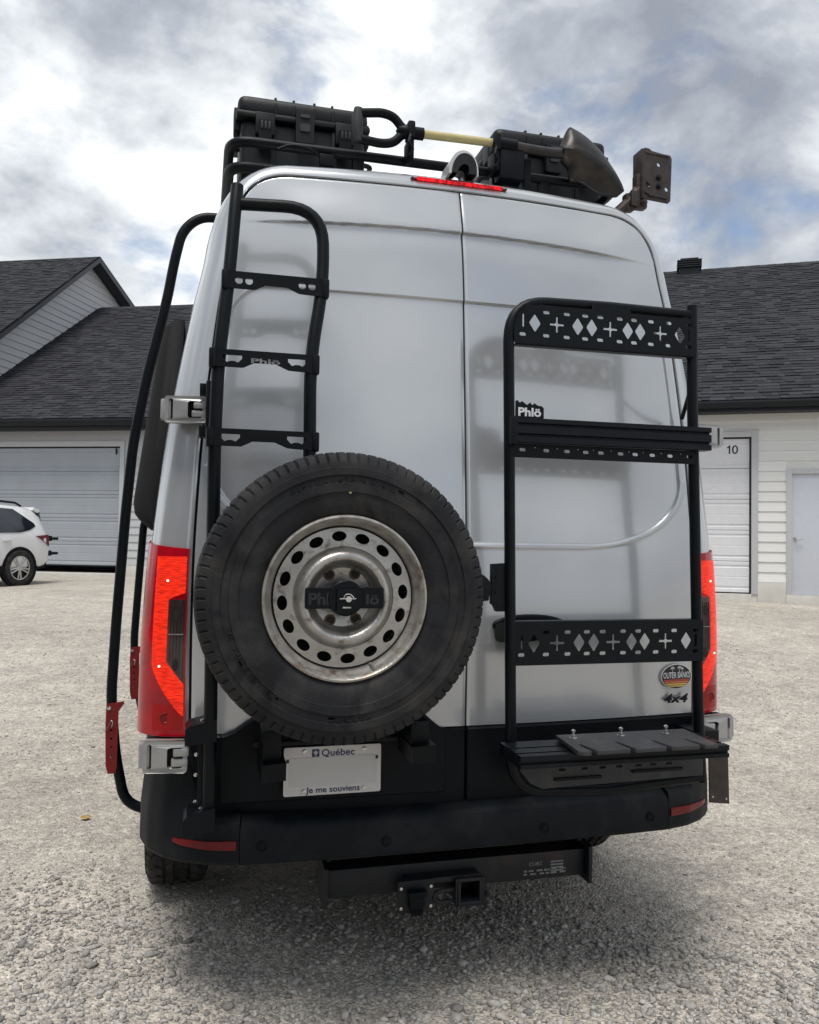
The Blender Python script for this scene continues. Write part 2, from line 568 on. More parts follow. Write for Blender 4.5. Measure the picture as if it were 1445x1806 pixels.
def curve_mesh(polys, depth):
    cu = bpy.data.curves.new('tmp', 'CURVE')
    cu.dimensions = '2D'
    cu.fill_mode = 'BOTH'
    cu.extrude = depth / 2
    for p in polys:
        sp = cu.splines.new('POLY')
        sp.points.add(len(p) - 1)
        for q, (u, v) in zip(sp.points, p):
            q.co = (u, v, 0, 1)
        sp.use_cyclic_u = True
    ob = bpy.data.objects.new('tmp', cu)
    me = bpy.data.meshes.new_from_object(ob)
    bpy.data.objects.remove(ob)
    bpy.data.curves.remove(cu)
    return me


def plate(name, polys, fn, depth, mat, parent, label=None, kind=None):
    """sheet with holes: polys in (u, v), fn(u, v, w) -> 3-D point"""
    me = curve_mesh(polys, depth)
    off = OFF.get(parent.name, Vector((0, 0, 0))) if parent is not None else Vector((0, 0, 0))
    for v in me.vertices:
        v.co = Vector(fn(*v.co)) - off
    bm = bmesh.new()
    bm.from_mesh(me)
    bmesh.ops.remove_doubles(bm, verts=bm.verts, dist=1e-6)
    bmesh.ops.recalc_face_normals(bm, faces=bm.faces)
    bm.to_mesh(me)
    bm.free()
    me.materials.clear()
    me.name = name
    return link_mesh(name, me, mat, parent, kind, label)


def text(name, body, fn, height, mat, parent, width=None, depth=0.002, bold=0.0, align='LEFT'):
    """lettering: fn(u, v, w) -> 3-D; starts at u=0, baseline v=0, cap height = height"""
    cu = bpy.data.curves.new('tmp', 'FONT')
    cu.body = body
    cu.size = 1.0
    cu.offset = bold
    cu.extrude = 0.0
    cu.resolution_u = 3
    ob = bpy.data.objects.new('tmp', cu)
    me = bpy.data.meshes.new_from_object(ob)
    bpy.data.objects.remove(ob)
    bpy.data.curves.remove(cu)
    xs = [v.co.x for v in me.vertices]
    x0, x1 = min(xs), max(xs)
    sy = height / 0.69
    sx = sy if width is None else width / (x1 - x0)
    off = OFF.get(parent.name, Vector((0, 0, 0))) if parent is not None else Vector((0, 0, 0))
    for v in me.vertices:
        u = (v.co.x - x0) * sx
        if align == 'CENTER':
            u -= (x1 - x0) * sx / 2
        v.co = Vector(fn(u, v.co.y * sy, depth)) - off
    me.materials.clear()
    me.name = name
    return link_mesh(name, me, mat, parent)


def xz(x0, y0, z0):
    """map (u, v, w) to a plane facing -y; w goes towards the viewer"""
    return lambda u, v, w: (x0 + u, y0 - w, z0 + v)


def rrect(x0, z0, x1, z1, r_, n=5):
    p = []
    for cx, cz, a0 in ((x1 - r_, z1 - r_, 0), (x0 + r_, z1 - r_, 90), (x0 + r_, z0 + r_, 180), (x1 - r_, z0 + r_, 270)):
        for k in range(n + 1):
            a = R(a0 + 90 * k / n)
            p.append((cx + r_ * math.cos(a), cz + r_ * math.sin(a)))
    return p


def ellipse(cx, cz, a, b, n=24, rot=0.0):
    return [(cx + a * math.cos(t) * math.cos(rot) - b * math.sin(t) * math.sin(rot),
             cz + a * math.cos(t) * math.sin(rot) + b * math.sin(t) * math.cos(rot)) for t in [2 * math.pi * k / n for k in range(n)]]


def slot(cx, cz, w, h):
    return rrect(cx - w / 2, cz - h / 2, cx + w / 2, cz + h / 2, min(w, h) * 0.48, 4)


def diamond(cx, cz, a, b):
    base = [(a, 0), (0, b), (-a, 0), (0, -b)]
    p = []
    for i in range(4):
        q0, q1, q2 = base[i - 1], base[i], base[(i + 1) % 4]
        for t in (0.14, 0.0, -0.14):
            if t > 0:
                p.append((cx + q1[0] + (q0[0] - q1[0]) * t, cz + q1[1] + (q0[1] - q1[1]) * t))
            elif t < 0:
                p.append((cx + q1[0] + (q2[0] - q1[0]) * -t, cz + q1[1] + (q2[1] - q1[1]) * -t))
            else:
                p.append((cx + q1[0] * 0.93, cz + q1[1] * 0.93))
    return p


def plus(cx, cz, a, t):
    c = t * 2.0
    return [(cx + x, cz + z) for x, z in ((a, t), (c, t), (t, c), (t, a), (-t, a), (-t, c), (-c, t), (-a, t), (-a, -t), (-c, -t), (-t, -c), (-t, -a), (t, -a), (t, -c), (c, -t), (a, -t))]


def interp(tab, z):
    xs = [a for a, _ in tab]
    ys = [b for _, b in tab]
    return float(np.interp(z, xs, ys))


def smooth01(t):
    t = max(0.0, min(1.0, t))
    return t * t * (3 - 2 * t)


# ------------------------------------------------------------------ ground
def ground_h(x, y):
    return smooth01((y - 1.5) / 12.5) * (0.475 + 0.010 * max(-8, min(14, x)))


def make_ground():
    ax = np.concatenate([-np.geomspace(1500, 12, 14), np.linspace(-10, 14, 61), np.geomspace(16, 1500, 14)])
    ay = np.concatenate([-np.geomspace(1500, 6, 14), np.linspace(-5, 22, 91), np.geomspace(24, 1500, 14)])
    rows = []
    for y in ay:
        row = []
        for x in ax:
            h = ground_h(x, y)
            if -6 < x < 9 and -4 < y < 16:
                h += 0.012 * mnoise.noise(Vector((x * 0.9, y * 0.9, 3.3))) - 0.006
            row.append((x, y, h))
        rows.append(row)
    mb = MB().grid(rows)
    o = mb.build('ground', M['ground'], smooth=180, kind='structure', recalc=False)
    return o


make_ground()


def make_stones():
    phi = (1 + 5 ** 0.5) / 2
    ico = np.array([(-1, phi, 0), (1, phi, 0), (-1, -phi, 0), (1, -phi, 0), (0, -1, phi), (0, 1, phi), (0, -1, -phi), (0, 1, -phi), (phi, 0, -1), (phi, 0, 1), (-phi, 0, -1), (-phi, 0, 1)]) / math.sqrt(1 + phi * phi)
    fac = np.array([(0, 11, 5), (0, 5, 1), (0, 1, 7), (0, 7, 10), (0, 10, 11), (1, 5, 9), (5, 11, 4), (11, 10, 2), (10, 7, 6), (7, 1, 8), (3, 9, 4), (3, 4, 2), (3, 2, 6), (3, 6, 8), (3, 8, 9), (4, 9, 5), (2, 4, 11), (6, 2, 10), (8, 6, 7), (9, 8, 1)])
    pos, siz = [], []
    N = 210000
    xs = rng.uniform(-6.5, 6.0, N)
    ys = -0.9 + 9.5 * rng.random(N) ** 1.9
    for x, y in zip(xs, ys):
        # keep what lies in the camera's view, with a margin
        dx, dy = x + 0.88, y + 2.63
        dep = dx * math.sin(YAW) + dy * math.cos(YAW)
        lat = dx * math.cos(YAW) - dy * math.sin(YAW)
        if abs(lat) > dep * 0.56 + 0.2:
            continue
        edge = 0.75 - 0.34 * x + 0.25 * mnoise.noise(Vector((x * 1.3, y * 1.3, 0)))
        coarse = smooth01((edge - y) / 0.9 + 0.5)
        patch = 0.5 + 0.5 * mnoise.noise(Vector((x * 2.1 + 5, y * 2.1, 1)))
        keep = 0.16 + 0.84 * coarse if y < 3 else 0.24
        keep *= (0.45 + 0.8 * patch) * (1 - coarse) + coarse
        if random.random() > keep:
            continue
        s_ = (0.0040 + 0.0050 * random.random() ** 1.7) * (0.62 + 0.68 * coarse)
        if random.random() < 0.04:
            s_ *= 1.7
        if y > 2.5:
            s_ *= 1.45
        pos.append((x, y))
        siz.append(s_)
    n = len(pos)
    pos = np.array(pos)
    siz = np.array(siz)
    V = ico[None] * (1 + 0.28 * rng.standard_normal((n, 12, 1)).clip(-1.6, 1.6))
    V = V * np.stack([rng.uniform(0.8, 1.5, n), rng.uniform(0.7, 1.15, n), rng.uniform(0.5, 0.85, n)], 1)[:, None, :]
    a = rng.uniform(0, 2 * math.pi, n)
    ca, sa = np.cos(a)[:, None], np.sin(a)[:, None]
    X = V[..., 0] * ca - V[..., 1] * sa
    Y = V[..., 0] * sa + V[..., 1] * ca
    Z = V[..., 2] + 0.25 * X * rng.uniform(-1, 1, n)[:, None]
    hz = np.array([ground_h(x, y) + (0.012 * mnoise.noise(Vector((x * 0.9, y * 0.9, 3.3))) - 0.006) for x, y in pos])
    P = np.stack([X * siz[:, None] + pos[:, 0:1], Y * siz[:, None] + pos[:, 1:2], Z * siz[:, None] + hz[:, None] + siz[:, None] * 0.24], 2).reshape(-1, 3)
    F = (fac[None] + (np.arange(n) * 12)[:, None, None]).reshape(-1, 3)
    me = bpy.data.meshes.new('gravel')
    me.vertices.add(len(P))
    me.vertices.foreach_set('co', P.astype(np.float32).ravel())
    me.loops.add(len(F) * 3)
    me.loops.foreach_set('vertex_index', F.astype(np.int32).ravel())
    me.polygons.add(len(F))
    me.polygons.foreach_set('loop_start', np.arange(0, len(F) * 3, 3, dtype=np.int32))
    me.update(calc_edges=True)
    me.validate()
    o = link_mesh('gravel', me, M['stones'])
    o['kind'] = 'stuff'
    o['label'] = 'loose grey crushed stone scattered over the yard'
    o['category'] = 'gravel'
    return n


print('stones', make_stones())


# ------------------------------------------------------------------ buildings
def shingle_mesh():
    # unit shingle: width 1 (u), exposed length 1 (v), butt edge thick, top edge thin
    me = bpy.data.meshes.new('shingle')
    v = [(0, 0, 0), (1, 0, 0), (1, 1.25, 0), (0, 1.25, 0), (0, 0, 1), (1, 0, 1), (1, 1.25, 0.12), (0, 1.25, 0.12)]
    f = [(4, 5, 6, 7), (0, 1, 5, 4), (1, 2, 6, 5), (3, 0, 4, 7)]
    me.from_pydata(v, [], f)
    me.materials.append(M['shingle'])
    return me


SH = shingle_mesh()


def shingle_roof(parent, org, ud, vd, U0, U1, L, individual, clip=None, exposure=0.142, name_stuff='shingle_courses'):
    """courses of shingles on a slope: org at u=0 on the eave; individual(u, v) -> bool"""
    ud, vd = Vector(ud).normalized(), Vector(vd).normalized()
    nd = ud.cross(vd).normalized()
    rot = Matrix((ud, vd, nd)).transposed().to_4x4()
    rest = MB()
    cnt = 0
    nrow = int(L / exposure)
    for k in range(nrow):
        v = k * exposure
        u = U0 - random.random() * 0.3
        while u < U1:
            w = random.choice((0.13, 0.17, 0.22, 0.28, 0.34)) * random.uniform(0.9, 1.1)
            if u + w > U1:
                w = max(0.03, U1 - u)
            um = u + w / 2
            ln_ = exposure * (0.78 if k >= nrow - 1 else 1.0)
            if clip is None or clip(um, v + exposure / 2):
                th = random.choice((0.010, 0.012, 0.019, 0.022)) * 1.1
                dv = random.uniform(-0.006, 0.004)
                p = Vector(org) + ud * u + vd * (v + dv) + nd * 0.004
                if cnt < 300 and individual(um, v):
                    o = bpy.data.objects.new('shingle', SH)
                    COL.objects.link(o)
                    o.parent = parent
                    o.matrix_local = Matrix.Translation(p) @ rot @ Matrix.Diagonal((w - 0.004, ln_, th, 1))
                    cnt += 1
                else:
                    T = Matrix.Translation(p) @ rot @ Matrix.Diagonal((w - 0.004, ln_, th, 1))
                    rest.add([T @ q.co for q in SH.vertices], [tuple(f.vertices) for f in SH.polygons])
            u += w
    rest.build(name_stuff, M['shingles'], parent, smooth=0, kind='stuff', recalc=False)


def plank_mesh(mat):
    me = bpy.data.meshes.new('plank')
    # lap siding board: x 0..1, z 0..1, butt (bottom) proud by 1 (y=-1), top flush
    v = [(0, 0, 0), (1, 0, 0), (1, -1, 0), (0, -1, 0), (0, -0.95, 0.06), (1, -0.95, 0.06), (0, -0.1, 1.0), (1, -0.1, 1.0), (0, 0, 1.0), (1, 0, 1.0)]
    f = [(0, 1, 2, 3), (3, 2, 5, 4), (4, 5, 7, 6), (6, 7, 9, 8), (0, 3, 4, 6, 8), (1, 9, 7, 5, 2)]
    me.from_pydata(v, [], f)
    me.materials.append(mat)
    return me


PLW, PLG = plank_mesh(M['plank_w']), plank_mesh(M['plank_g'])


def plank(parent, me, x0, x1, z, h, y=0.0, proud=0.022):
    o = bpy.data.objects.new('plank', me)
    COL.objects.link(o)
    o.parent = parent
    o.location = (x0, y, z)
    o.scale = (x1 - x0, proud, h)
    return o


def sectional_door(root, x0, x1, z0, z1, y, nsec, mat, inner=True):
    d = MB()
    d.box((x0 + 0.01, y + 0.05, z0), (x1 - 0.01, y + 0.07, z1))
    dr = d.build('garage_door', mat, root)
    h = (z1 - z0) / nsec
    for k in range(nsec):
        a = z0 + k * h + 0.004
        b = z0 + (k + 1) * h - 0.004
        c = (a + b) / 2
        prof = [(y + 0.05, a), (y + 0.005, a), (y, a + 0.008), (y, a + 0.06), (y + 0.010, a + 0.07), (y + 0.010, a + 0.10), (y, a + 0.11),
                (y, c - 0.015), (y + 0.003, c), (y, c + 0.015), (y, b - 0.11), (y + 0.010, b - 0.10), (y + 0.010, b - 0.07), (y, b - 0.06), (y, b - 0.008), (y + 0.005, b), (y + 0.05, b)]
        m = MB()
        m.prism(prof, lambda u, v, d_: (d_, u, v), x0 + 0.004, x1 - 0.004)
        m.build('door_panel', mat, dr, smooth=0)
    return dr


def right_building():
    P = (9.243, 9.776, 0.585)
    rt = thing('garage_building', P, 'white clapboard garage with charcoal shingled roof, garage door numbered 10 and grey entry door', 'garage', R(-30.5), local=True)
    # wall core with openings left free
    w = MB()
    gx1, gx0 = -0.62, -4.3          # garage door opening
    gz1 = 2.80
    ex0, ex1, ez1 = 0.0, 0.98, 2.17
    top = 3.46
    w.box((-7.0, 0.0, 0.0), (gx0, 0.2, top))
    w.box((gx0, 0.0, gz1), (gx1, 0.2, top))
    w.box((gx1, 0.0, 0.0), (ex0, 0.2, top))
    w.box((ex0, 0.0, ez1), (ex1, 0.2, top))
    w.box((ex1, 0.0, 0.0), (9.0, 0.2, top))
    w.box((-7.0, 0.2, 0.0), (-6.8, 12.8, top))
    w.box((8.8, 0.2, 0.0), (9.0, 12.8, top))
    w.box((-6.8, 12.6, 0.0), (8.8, 12.8, top))
    w.build('wall', M['wall_w'], rt, smooth=0)
    # gable ends
    g = MB()
    for x in (-7.0, 8.8):
        g.prism([(0.0, top), (13.0, top), (6.5, top + 4.1)], lambda u, v, d: (x + d, u, v), 0, 0.2)
    g.build('gable_wall', M['wall_w'], rt, smooth=0)
    f = MB()
    f.box((-7.02, -0.03, -0.3), (gx0 - 0.1, 0.0, 0.20), 0.006)
    f.box((gx1 + 0.10, -0.03, -0.3), (ex0 - 0.05, 0.0, 0.20), 0.006)
    f.box((ex1 + 0.05, -0.03, -0.3), (9.02, 0.0, 0.20), 0.006)
    f.box((gx0 - 0.1, -0.02, -0.3), (gx1 + 0.1, 0.3, -0.02), 0.006)
    f.box((ex0 - 0.05, -0.05, -0.3), (ex1 + 0.05, 0.3, -0.012), 0.006)
    f.build('foundation', M['concrete'], rt)
    z, h = 0.205, 0.180
    k = 0
    while z < 3.1:
        z1 = z + h
        segs = [(-7.0, gx0 - 0.11), (gx1 + 0.11, ex0 - 0.05), (ex1 + 0.05, 9.0)]
        if z > gz1 + 0.1:
            segs = [(-7.0, 9.0)]
        elif z > ez1 + 0.05:
            segs = [(-7.0, gx0 - 0.11), (gx1 + 0.11, 9.0)]
        for a, b in segs:
            plank(rt, PLW, a, b, z, h - 0.003, 0.0)
        z = z1
        k += 1
    fr = MB()
    fr.box((-7.0, -0.03, z + 0.002), (9.0, -0.001, top - 0.02), 0.004)
    fr.build('frieze_board', M['wall_w'], rt)
    # garage door trim
    tr = MB()
    for a, b, c, d in ((gx1, gx1 + 0.105, -0.02, gz1 + 0.105), (gx0 - 0.105, gx0, -0.02, gz1 + 0.105)):
        tr.box((a, -0.04, c), (b, 0.10, d), 0.004)
    tr.box((gx0, -0.037, gz1), (gx1, 0.10, gz1 + 0.102), 0.004)
    tr.box((gx0 - 0.12, -0.055, gz1 + 0.105), (gx1 + 0.12, 0.02, gz1 + 0.125), 0.004)
    tr.build('door_trim', M['trim_g'], rt)
    sl = MB()
    sl.box((gx1 - 0.028, 0.055, 0.0), (gx1 - 0.001, 0.09, gz1))
    sl.box((gx0, 0.055, gz1 - 0.025), (gx1 - 0.03, 0.09, gz1 - 0.001))
    sl.build('door_seal', M['fascia'], rt)
    dr = sectional_door(rt, gx0, gx1 - 0.02, 0.0, gz1, 0.06, 5, M['door_w'])
    fnum = lambda u, v, w_: (-1.03 + u, 0.0585 - w_, 2.505 + v)
    plate('number', [[(0.034, 0.0), (0.060, 0.0), (0.060, 0.155), (0.040, 0.155), (0.028, 0.136), (0.004, 0.122), (0.004, 0.098), (0.034, 0.112)]], fnum, 0.002, M['black_print'], dr)
    plate('number', [ellipse(0.140, 0.0765, 0.0520, 0.0795, 36), ellipse(0.140, 0.0765, 0.0255, 0.0560, 30)], fnum, 0.002, M['black_print'], dr)
    bk = MB()
    bk.box((gx0, 0.15, 0.0), (gx1, 0.19, gz1))
    bk.build('inner_panel', M['dark_in'], rt)
    # entry door
    e = MB()
    e.box((ex0 + 0.045, 0.01, 0.02), (ex1 - 0.045, 0.055, ez1 - 0.045), 0.003)
    ed = e.build('entry_door', M['door_e'], rt)
    h_ = MB()
    hx, hz = 0.105, 0.98
    h_.lathe([(0.0, -0.02), (0.030, -0.018), (0.032, 0.0)], Matrix.Translation((hx, 0.01, hz)) @ Matrix.Rotation(R(90), 4, 'X') @ Matrix.Rotation(math.pi, 4, 'X'), 20)
    h_.tube([(hx, 0.0, hz), (hx, -0.055, hz), (hx + 0.12, -0.055, hz)], 0.011, 10, 0.02)
    h_.build('handle', M['chrome'], ed)
    h2 = MB()
    h2.box((0.028, -0.006, 0.93), (0.046, 0.006, 1.03), 0.002)
    h2.build('latch_plate', M['fascia'], ed)
    ft = MB()
    ft.box((ex0 - 0.05, -0.035, -0.012), (ex0 + 0.042, 0.08, ez1 + 0.05), 0.004)
    ft.box((ex1 - 0.042, -0.035, -0.012), (ex1 + 0.05, 0.08, ez1 + 0.05), 0.004)
    ft.box((ex0 + 0.042, -0.032, ez1 - 0.042), (ex1 - 0.042, 0.08, ez1 + 0.048), 0.004)
    ft.box((ex0 + 0.042, -0.03, -0.01), (ex1 - 0.042, 0.08, 0.018), 0.004)
    ft.build('door_frame', M['trim_g'], rt)
    # roof
    ov = 0.45
    slope = 0.652
    ez = 3.40
    Lz = (6.5 + ov) * slope
    dk = MB()
    for sgn in (1, -1):
        y0, y1 = (-ov, 6.5) if sgn > 0 else (13.0 + ov, 6.5)
        dk.prism([(y0, ez - 0.05), (y1, ez + Lz - 0.05), (y1, ez + Lz - 0.01), (y0, ez - 0.01)], lambda u, v, d: (d, u, v), -7.4, 9.4)
    dk.build('roof_deck', M['deck'], rt, smooth=0)
    vd = (0, 1, slope)
    shingle_roof(rt, (0, -ov - 0.03, ez - 0.01), (1, 0, 0), vd, -7.3, 4.0, math.hypot(6.5 + ov + 0.03, Lz), lambda u, v: -2.3 < u < 0.9 and v < 3.0)
    rd = MB()
    k = 0
    x = -7.3
    while x < 9.3:
        rd.prism([(-0.17, -0.10), (0, 0.012), (0.17, -0.10), (0.17, -0.118), (0, -0.008), (-0.17, -0.118)], lambda u, v, d: (d, 6.5 + u, ez + Lz + 0.015 + v + 0.004 * (k % 2)), x, x + 0.2)
        x += 0.19
        k += 1
    rd.build('ridge_cap', M['shingles'], rt, smooth=0)
    # gutter, fascia, soffit
    gt = MB()
    prof = [(-ov - 0.02, ez - 0.03), (-ov - 0.14, ez - 0.03), (-ov - 0.145, ez - 0.06), (-ov - 0.115, ez - 0.10), (-ov - 0.095, ez - 0.15), (-ov - 0.02, ez - 0.15)]
    gt.prism(prof, lambda u, v, d: (d, u, v), -7.4, 9.4)
    gt.build('gutter', M['fascia'], rt, smooth=0)
    fs = MB()
    fs.box((-7.4, -ov - 0.02, ez - 0.21), (9.4, -ov, ez - 0.02))
    fs.build('fascia', M['fascia'], rt, smooth=0)
    so = MB()
    so.box((-7.4, -ov + 0.002, ez - 0.19), (9.4, -0.032, ez - 0.17))
    so.build('soffit', M['soffit'], rt, smooth=0)
    # ridge vent
    vz = ez + Lz - 0.02
    vb = MB()
    vx0, vx1, vy = -1.70, -1.10, 6.40
    vb.box((vx0 + 0.05, vy - 0.22, vz - 0.25), (vx1 - 0.05, vy + 0.22, vz + 0.10), 0.01)
    vt = vb.build('roof_vent', M['fascia'], rt)
    for i in range(4):
        lv = MB()
        zz = vz + 0.02 + i * 0.055
        lv.box((vx0, vy - 0.27, zz), (vx1, vy + 0.27, zz + 0.032), 0.008)
        lv.build('louvre', M['fascia'], vt)
    cp = MB()
    cp.box((vx0 + 0.08, vy - 0.2, vz + 0.235), (vx1 - 0.08, vy + 0.2, vz + 0.275), 0.01)
    cp.build('cap', M['fascia'], vt)


def left_building():
    P = (-2.645, 18.301, 0.60)
    lt = thing('garage_house', P, 'pale grey garage with steep gable, dark shingled wing and wide blue grey door', 'house', R(-24), local=True)
    dz = 0.076
    w = MB()
    gx0, gx1, gz0, gz1 = -5.4, -0.1, 0.10, 2.92 + dz
    top = 3.52
    w.box((gx1, 0, -0.2), (4.5, 0.2, top))
    w.box((gx0, 0, gz1), (gx1, 0.2, top))
    w.box((-9.0, 0, -0.2), (gx0, 0.2, top))
    w.box((4.3, 0.2, -0.2), (4.5, 13.2, top))
    w.build('wall', M['wall_g'], lt, smooth=0)
    fd = MB()
    fd.box((gx1 + 0.1, -0.02, -0.35), (4.5, 0.0, 0.12), 0.005)
    fd.box((gx0 - 0.1, -0.25, -0.35), (gx1 + 0.1, 0.4, -0.085), 0.005)
    fd.build('foundation', M['concrete'], lt)
    z = 0.125
    while z < 3.3:
        if z < gz1 + 0.13:
            plank(lt, PLG, gx1 + 0.12, 4.5, z, 0.182)
            plank(lt, PLG, -9.0, gx0 - 0.12, z, 0.182)
        z += 0.185
    fb = MB()
    fb.box((-9.0, -0.028, gz1 + 0.13), (4.5, -0.001, top - 0.03), 0.004)
    fb.build('frieze_board', M['wall_g'], lt)
    tr = MB()
    tr.box((gx1, -0.045, -0.08), (gx1 + 0.11, 0.10, gz1 + 0.11), 0.004)
    tr.box((gx0 - 0.11, -0.045, -0.08), (gx0, 0.10, gz1 + 0.11), 0.004)
    tr.box((gx0, -0.042, gz1), (gx1, 0.10, gz1 + 0.108), 0.004)
    tr.box((gx0 - 0.13, -0.06, gz1 + 0.11), (gx1 + 0.13, 0.02, gz1 + 0.13), 0.004)
    tr.build('door_trim', M['trim_g'], lt)
    sectional_door(lt, gx0, gx1, gz0, gz1 - 0.03, 0.06, 5, M['door_g'])
    bk = MB()
    bk.box((gx0, 0.6, -0.085), (gx1, 0.65, gz0 + 0.02))
    bk.box((gx0, 0.14, gz0 + 0.02), (gx1, 0.19, gz1))
    bk.build('inner_panel', M['dark_in'], lt)
    sl = MB()
    sl.box((gx0, 0.062, gz0 - 0.03), (gx1, 0.10, gz0 - 0.002))
    sl.build('door_seal', M['fascia'], lt)
    sl = MB()
    sl.box((gx1 - 0.16, 0.03, gz1 - 0.19), (gx1 - 0.13, 0.058, gz1 - 0.05))
    sl.build('latch', M['fascia'], lt)
    # wing roof
    ov, slope, ez = 0.45, 0.667, 3.62
    b = 6.7
    Lz = (b + ov) * slope
    dk = MB()
    dk.prism([(-ov, ez - 0.05), (b, ez + Lz - 0.05), (2 * b + ov, ez - 0.05), (2 * b + ov, ez - 0.01), (b, ez + Lz - 0.01), (-ov, ez - 0.01)], lambda u, v, d: (d, u, v), -4.78, 4.9)
    dk.prism([(-ov, ez - 0.05), (0.5, ez + (ov + .5) * slope - 0.05), (0.5, ez + (ov + .5) * slope - 0.01), (-ov, ez - 0.01)], lambda u, v, d: (d, u, v), -9.0, -4.78)
    dk.build('roof_deck', M['deck'], lt, smooth=0)
    shingle_roof(lt, (0, -ov - 0.03, ez - 0.01), (1, 0, 0), (0, 1, slope), -4.7, 4.8, math.hypot(b + ov, Lz), lambda u, v: -4.0 < u < 0.2 and v < 2.0)
    rc = MB()
    x = -4.7
    while x < 4.8:
        rc.prism([(-0.17, -0.10), (0, 0.012), (0.17, -0.10), (0.17, -0.118), (0, -0.008), (-0.17, -0.118)], lambda u, v, d: (d, b + u, ez + Lz + 0.01 + v), x, x + 0.19)
        x += 0.2
    rc.build('ridge_cap', M['shingles'], lt, smooth=0)
    gt = MB()
    prof = [(-ov - 0.02, ez - 0.03), (-ov - 0.14, ez - 0.03), (-ov - 0.145, ez - 0.07), (-ov - 0.115, ez - 0.13), (-ov - 0.095, ez - 0.19), (-ov - 0.02, ez - 0.19)]
    gt.prism(prof, lambda u, v, d: (d, u, v), -9.0, 4.9)
    gt.build('gutter', M['fascia'], lt, smooth=0)
    fs = MB()
    fs.box((-9.0, -ov - 0.02, ez - 0.27), (4.9, -ov, ez - 0.02))
    fs.build('fascia', M['fascia'], lt, smooth=0)
    so = MB()
    so.box((-9.0, -ov + 0.002, ez - 0.25), (4.9, -0.03, ez - 0.23))
    so.build('soffit', M['soffit'], lt, smooth=0)
    # main gable block
    ab, az = 5.95, 9.86
    fsl, bsl = 0.77, 0.42
    gxp = -4.74

    def zf(bb):
        return az - fsl * (ab - bb) if bb < ab else az - bsl * (bb - ab)
    gw = MB()
    gw.prism([(-0.8, 0.0), (-0.8, zf(-0.8) - 0.1), (ab, az - 0.15), (13.5, zf(13.5) - 0.1), (13.5, 0.0)], lambda u, v, d: (d, u, v), gxp - 0.2, gxp)
    gw.build('gable_wall', M['wall_g'], lt, smooth=0)
    # siding on the gable: boards run along y
    z = 4.2
    while z < az - 0.35:
        h = 0.205
        ya = ab - (az - 0.12 - z) / fsl
        yb = ab + (az - 0.12 - z) / bsl
        ya1 = ab - (az - 0.12 - z - h) / fsl
        yb1 = ab + (az - 0.12 - z - h) / bsl
        yb, yb1 = min(yb, 13.2), min(yb1, 13.2)
        p = MB()
        zb, zt = z, z + h - 0.004
        p.add([(gxp, ya, zb), (gxp + 0.022, ya, zb), (gxp + 0.022, yb, zb), (gxp, yb, zb), (gxp + 0.002, ya1, zt), (gxp + 0.002, yb1, zt)],
              [(0, 1, 2, 3), (1, 4, 5, 2), (0, 4, 1), (3, 2, 5)])
        p.build('plank', M['plank_g'], lt, smooth=0, recalc=False)
        z += h
    ovg = 0.44
    th = 0.20
    rb = MB()
    for (u0, u1) in ((-1.3, ab), (ab, 13.6)):
        rb.prism([(u0, zf(u0) - th), (u1, zf(u1) - th), (u1, zf(u1)), (u0, zf(u0))], lambda u, v, d: (d, u, v), gxp + ovg - 0.03, gxp + ovg)
    rb.build('rake_board', M['fascia_grey'], lt, smooth=0)
    sf = MB()
    for (u0, u1) in ((-1.3, ab), (ab, 13.6)):
        sf.prism([(u0, zf(u0) - th + 0.01), (u1, zf(u1) - th + 0.01), (u1, zf(u1) - th + 0.03), (u0, zf(u0) - th + 0.03)], lambda u, v, d: (d, u, v), gxp + 0.03, gxp + ovg - 0.03)
    sf.build('gable_soffit', M['soffit'], lt, smooth=0)
    md = MB()
    md.prism([(-1.3, zf(-1.3) - 0.04), (ab, az - 0.04), (13.6, zf(13.6) - 0.04), (13.6, zf(13.6)), (ab, az), (-1.3, zf(-1.3))], lambda u, v, d: (d, u, v), -13.0, gxp + ovg)
    md.build('gable_roof_deck', M['deck'], lt, smooth=0)
    shingle_roof(lt, (0, -1.32, zf(-1.3) + 0.005), (1, 0, 0), (0, 1, fsl), -9.2, gxp + ovg + 0.01, math.hypot(ab + 1.3, fsl * (ab + 1.3)), lambda u, v: False, name_stuff='gable_shingles')


def backdrop(P, rot, label, half, ridge):
    t = thing('reflection_backdrop', P, label, 'backdrop', rot, local=True)  # added out of view as a dark mass for the van paint to mirror
    w = MB()
    w.box((-half, 0, -0.3), (half, 9.4, 3.9))
    w.build('wall', M['fascia_grey'], t, smooth=0)
    r_ = MB()
    r_.prism([(-0.6, 3.7), (4.7, ridge - 0.2), (10.0, 3.7), (10.0, 3.9), (4.7, ridge), (-0.6, 3.9)], lambda u, v, d: (d, u, v), -half - 0.5, half + 0.5)
    r_.build('roof', M['deck'], t, smooth=0)
    x = -half + 1.0
    while x + 4.2 < half:
        sectional_door(t, x, x + 4.2, 0.0, 3.1, -0.09, 5, M['fascia_grey'])
        x += 5.2


right_building()
left_building()
backdrop((-9.0, -12.0, 0.0), R(174), 'dark workshop with charcoal roof added unseen behind the viewer for the van door to reflect', 8.0, 8.0)
backdrop((-12.5, -3.5, 0.0), R(102), 'dark workshop with charcoal roof added unseen beside the yard for the van pillar to reflect', 7.0, 8.2)


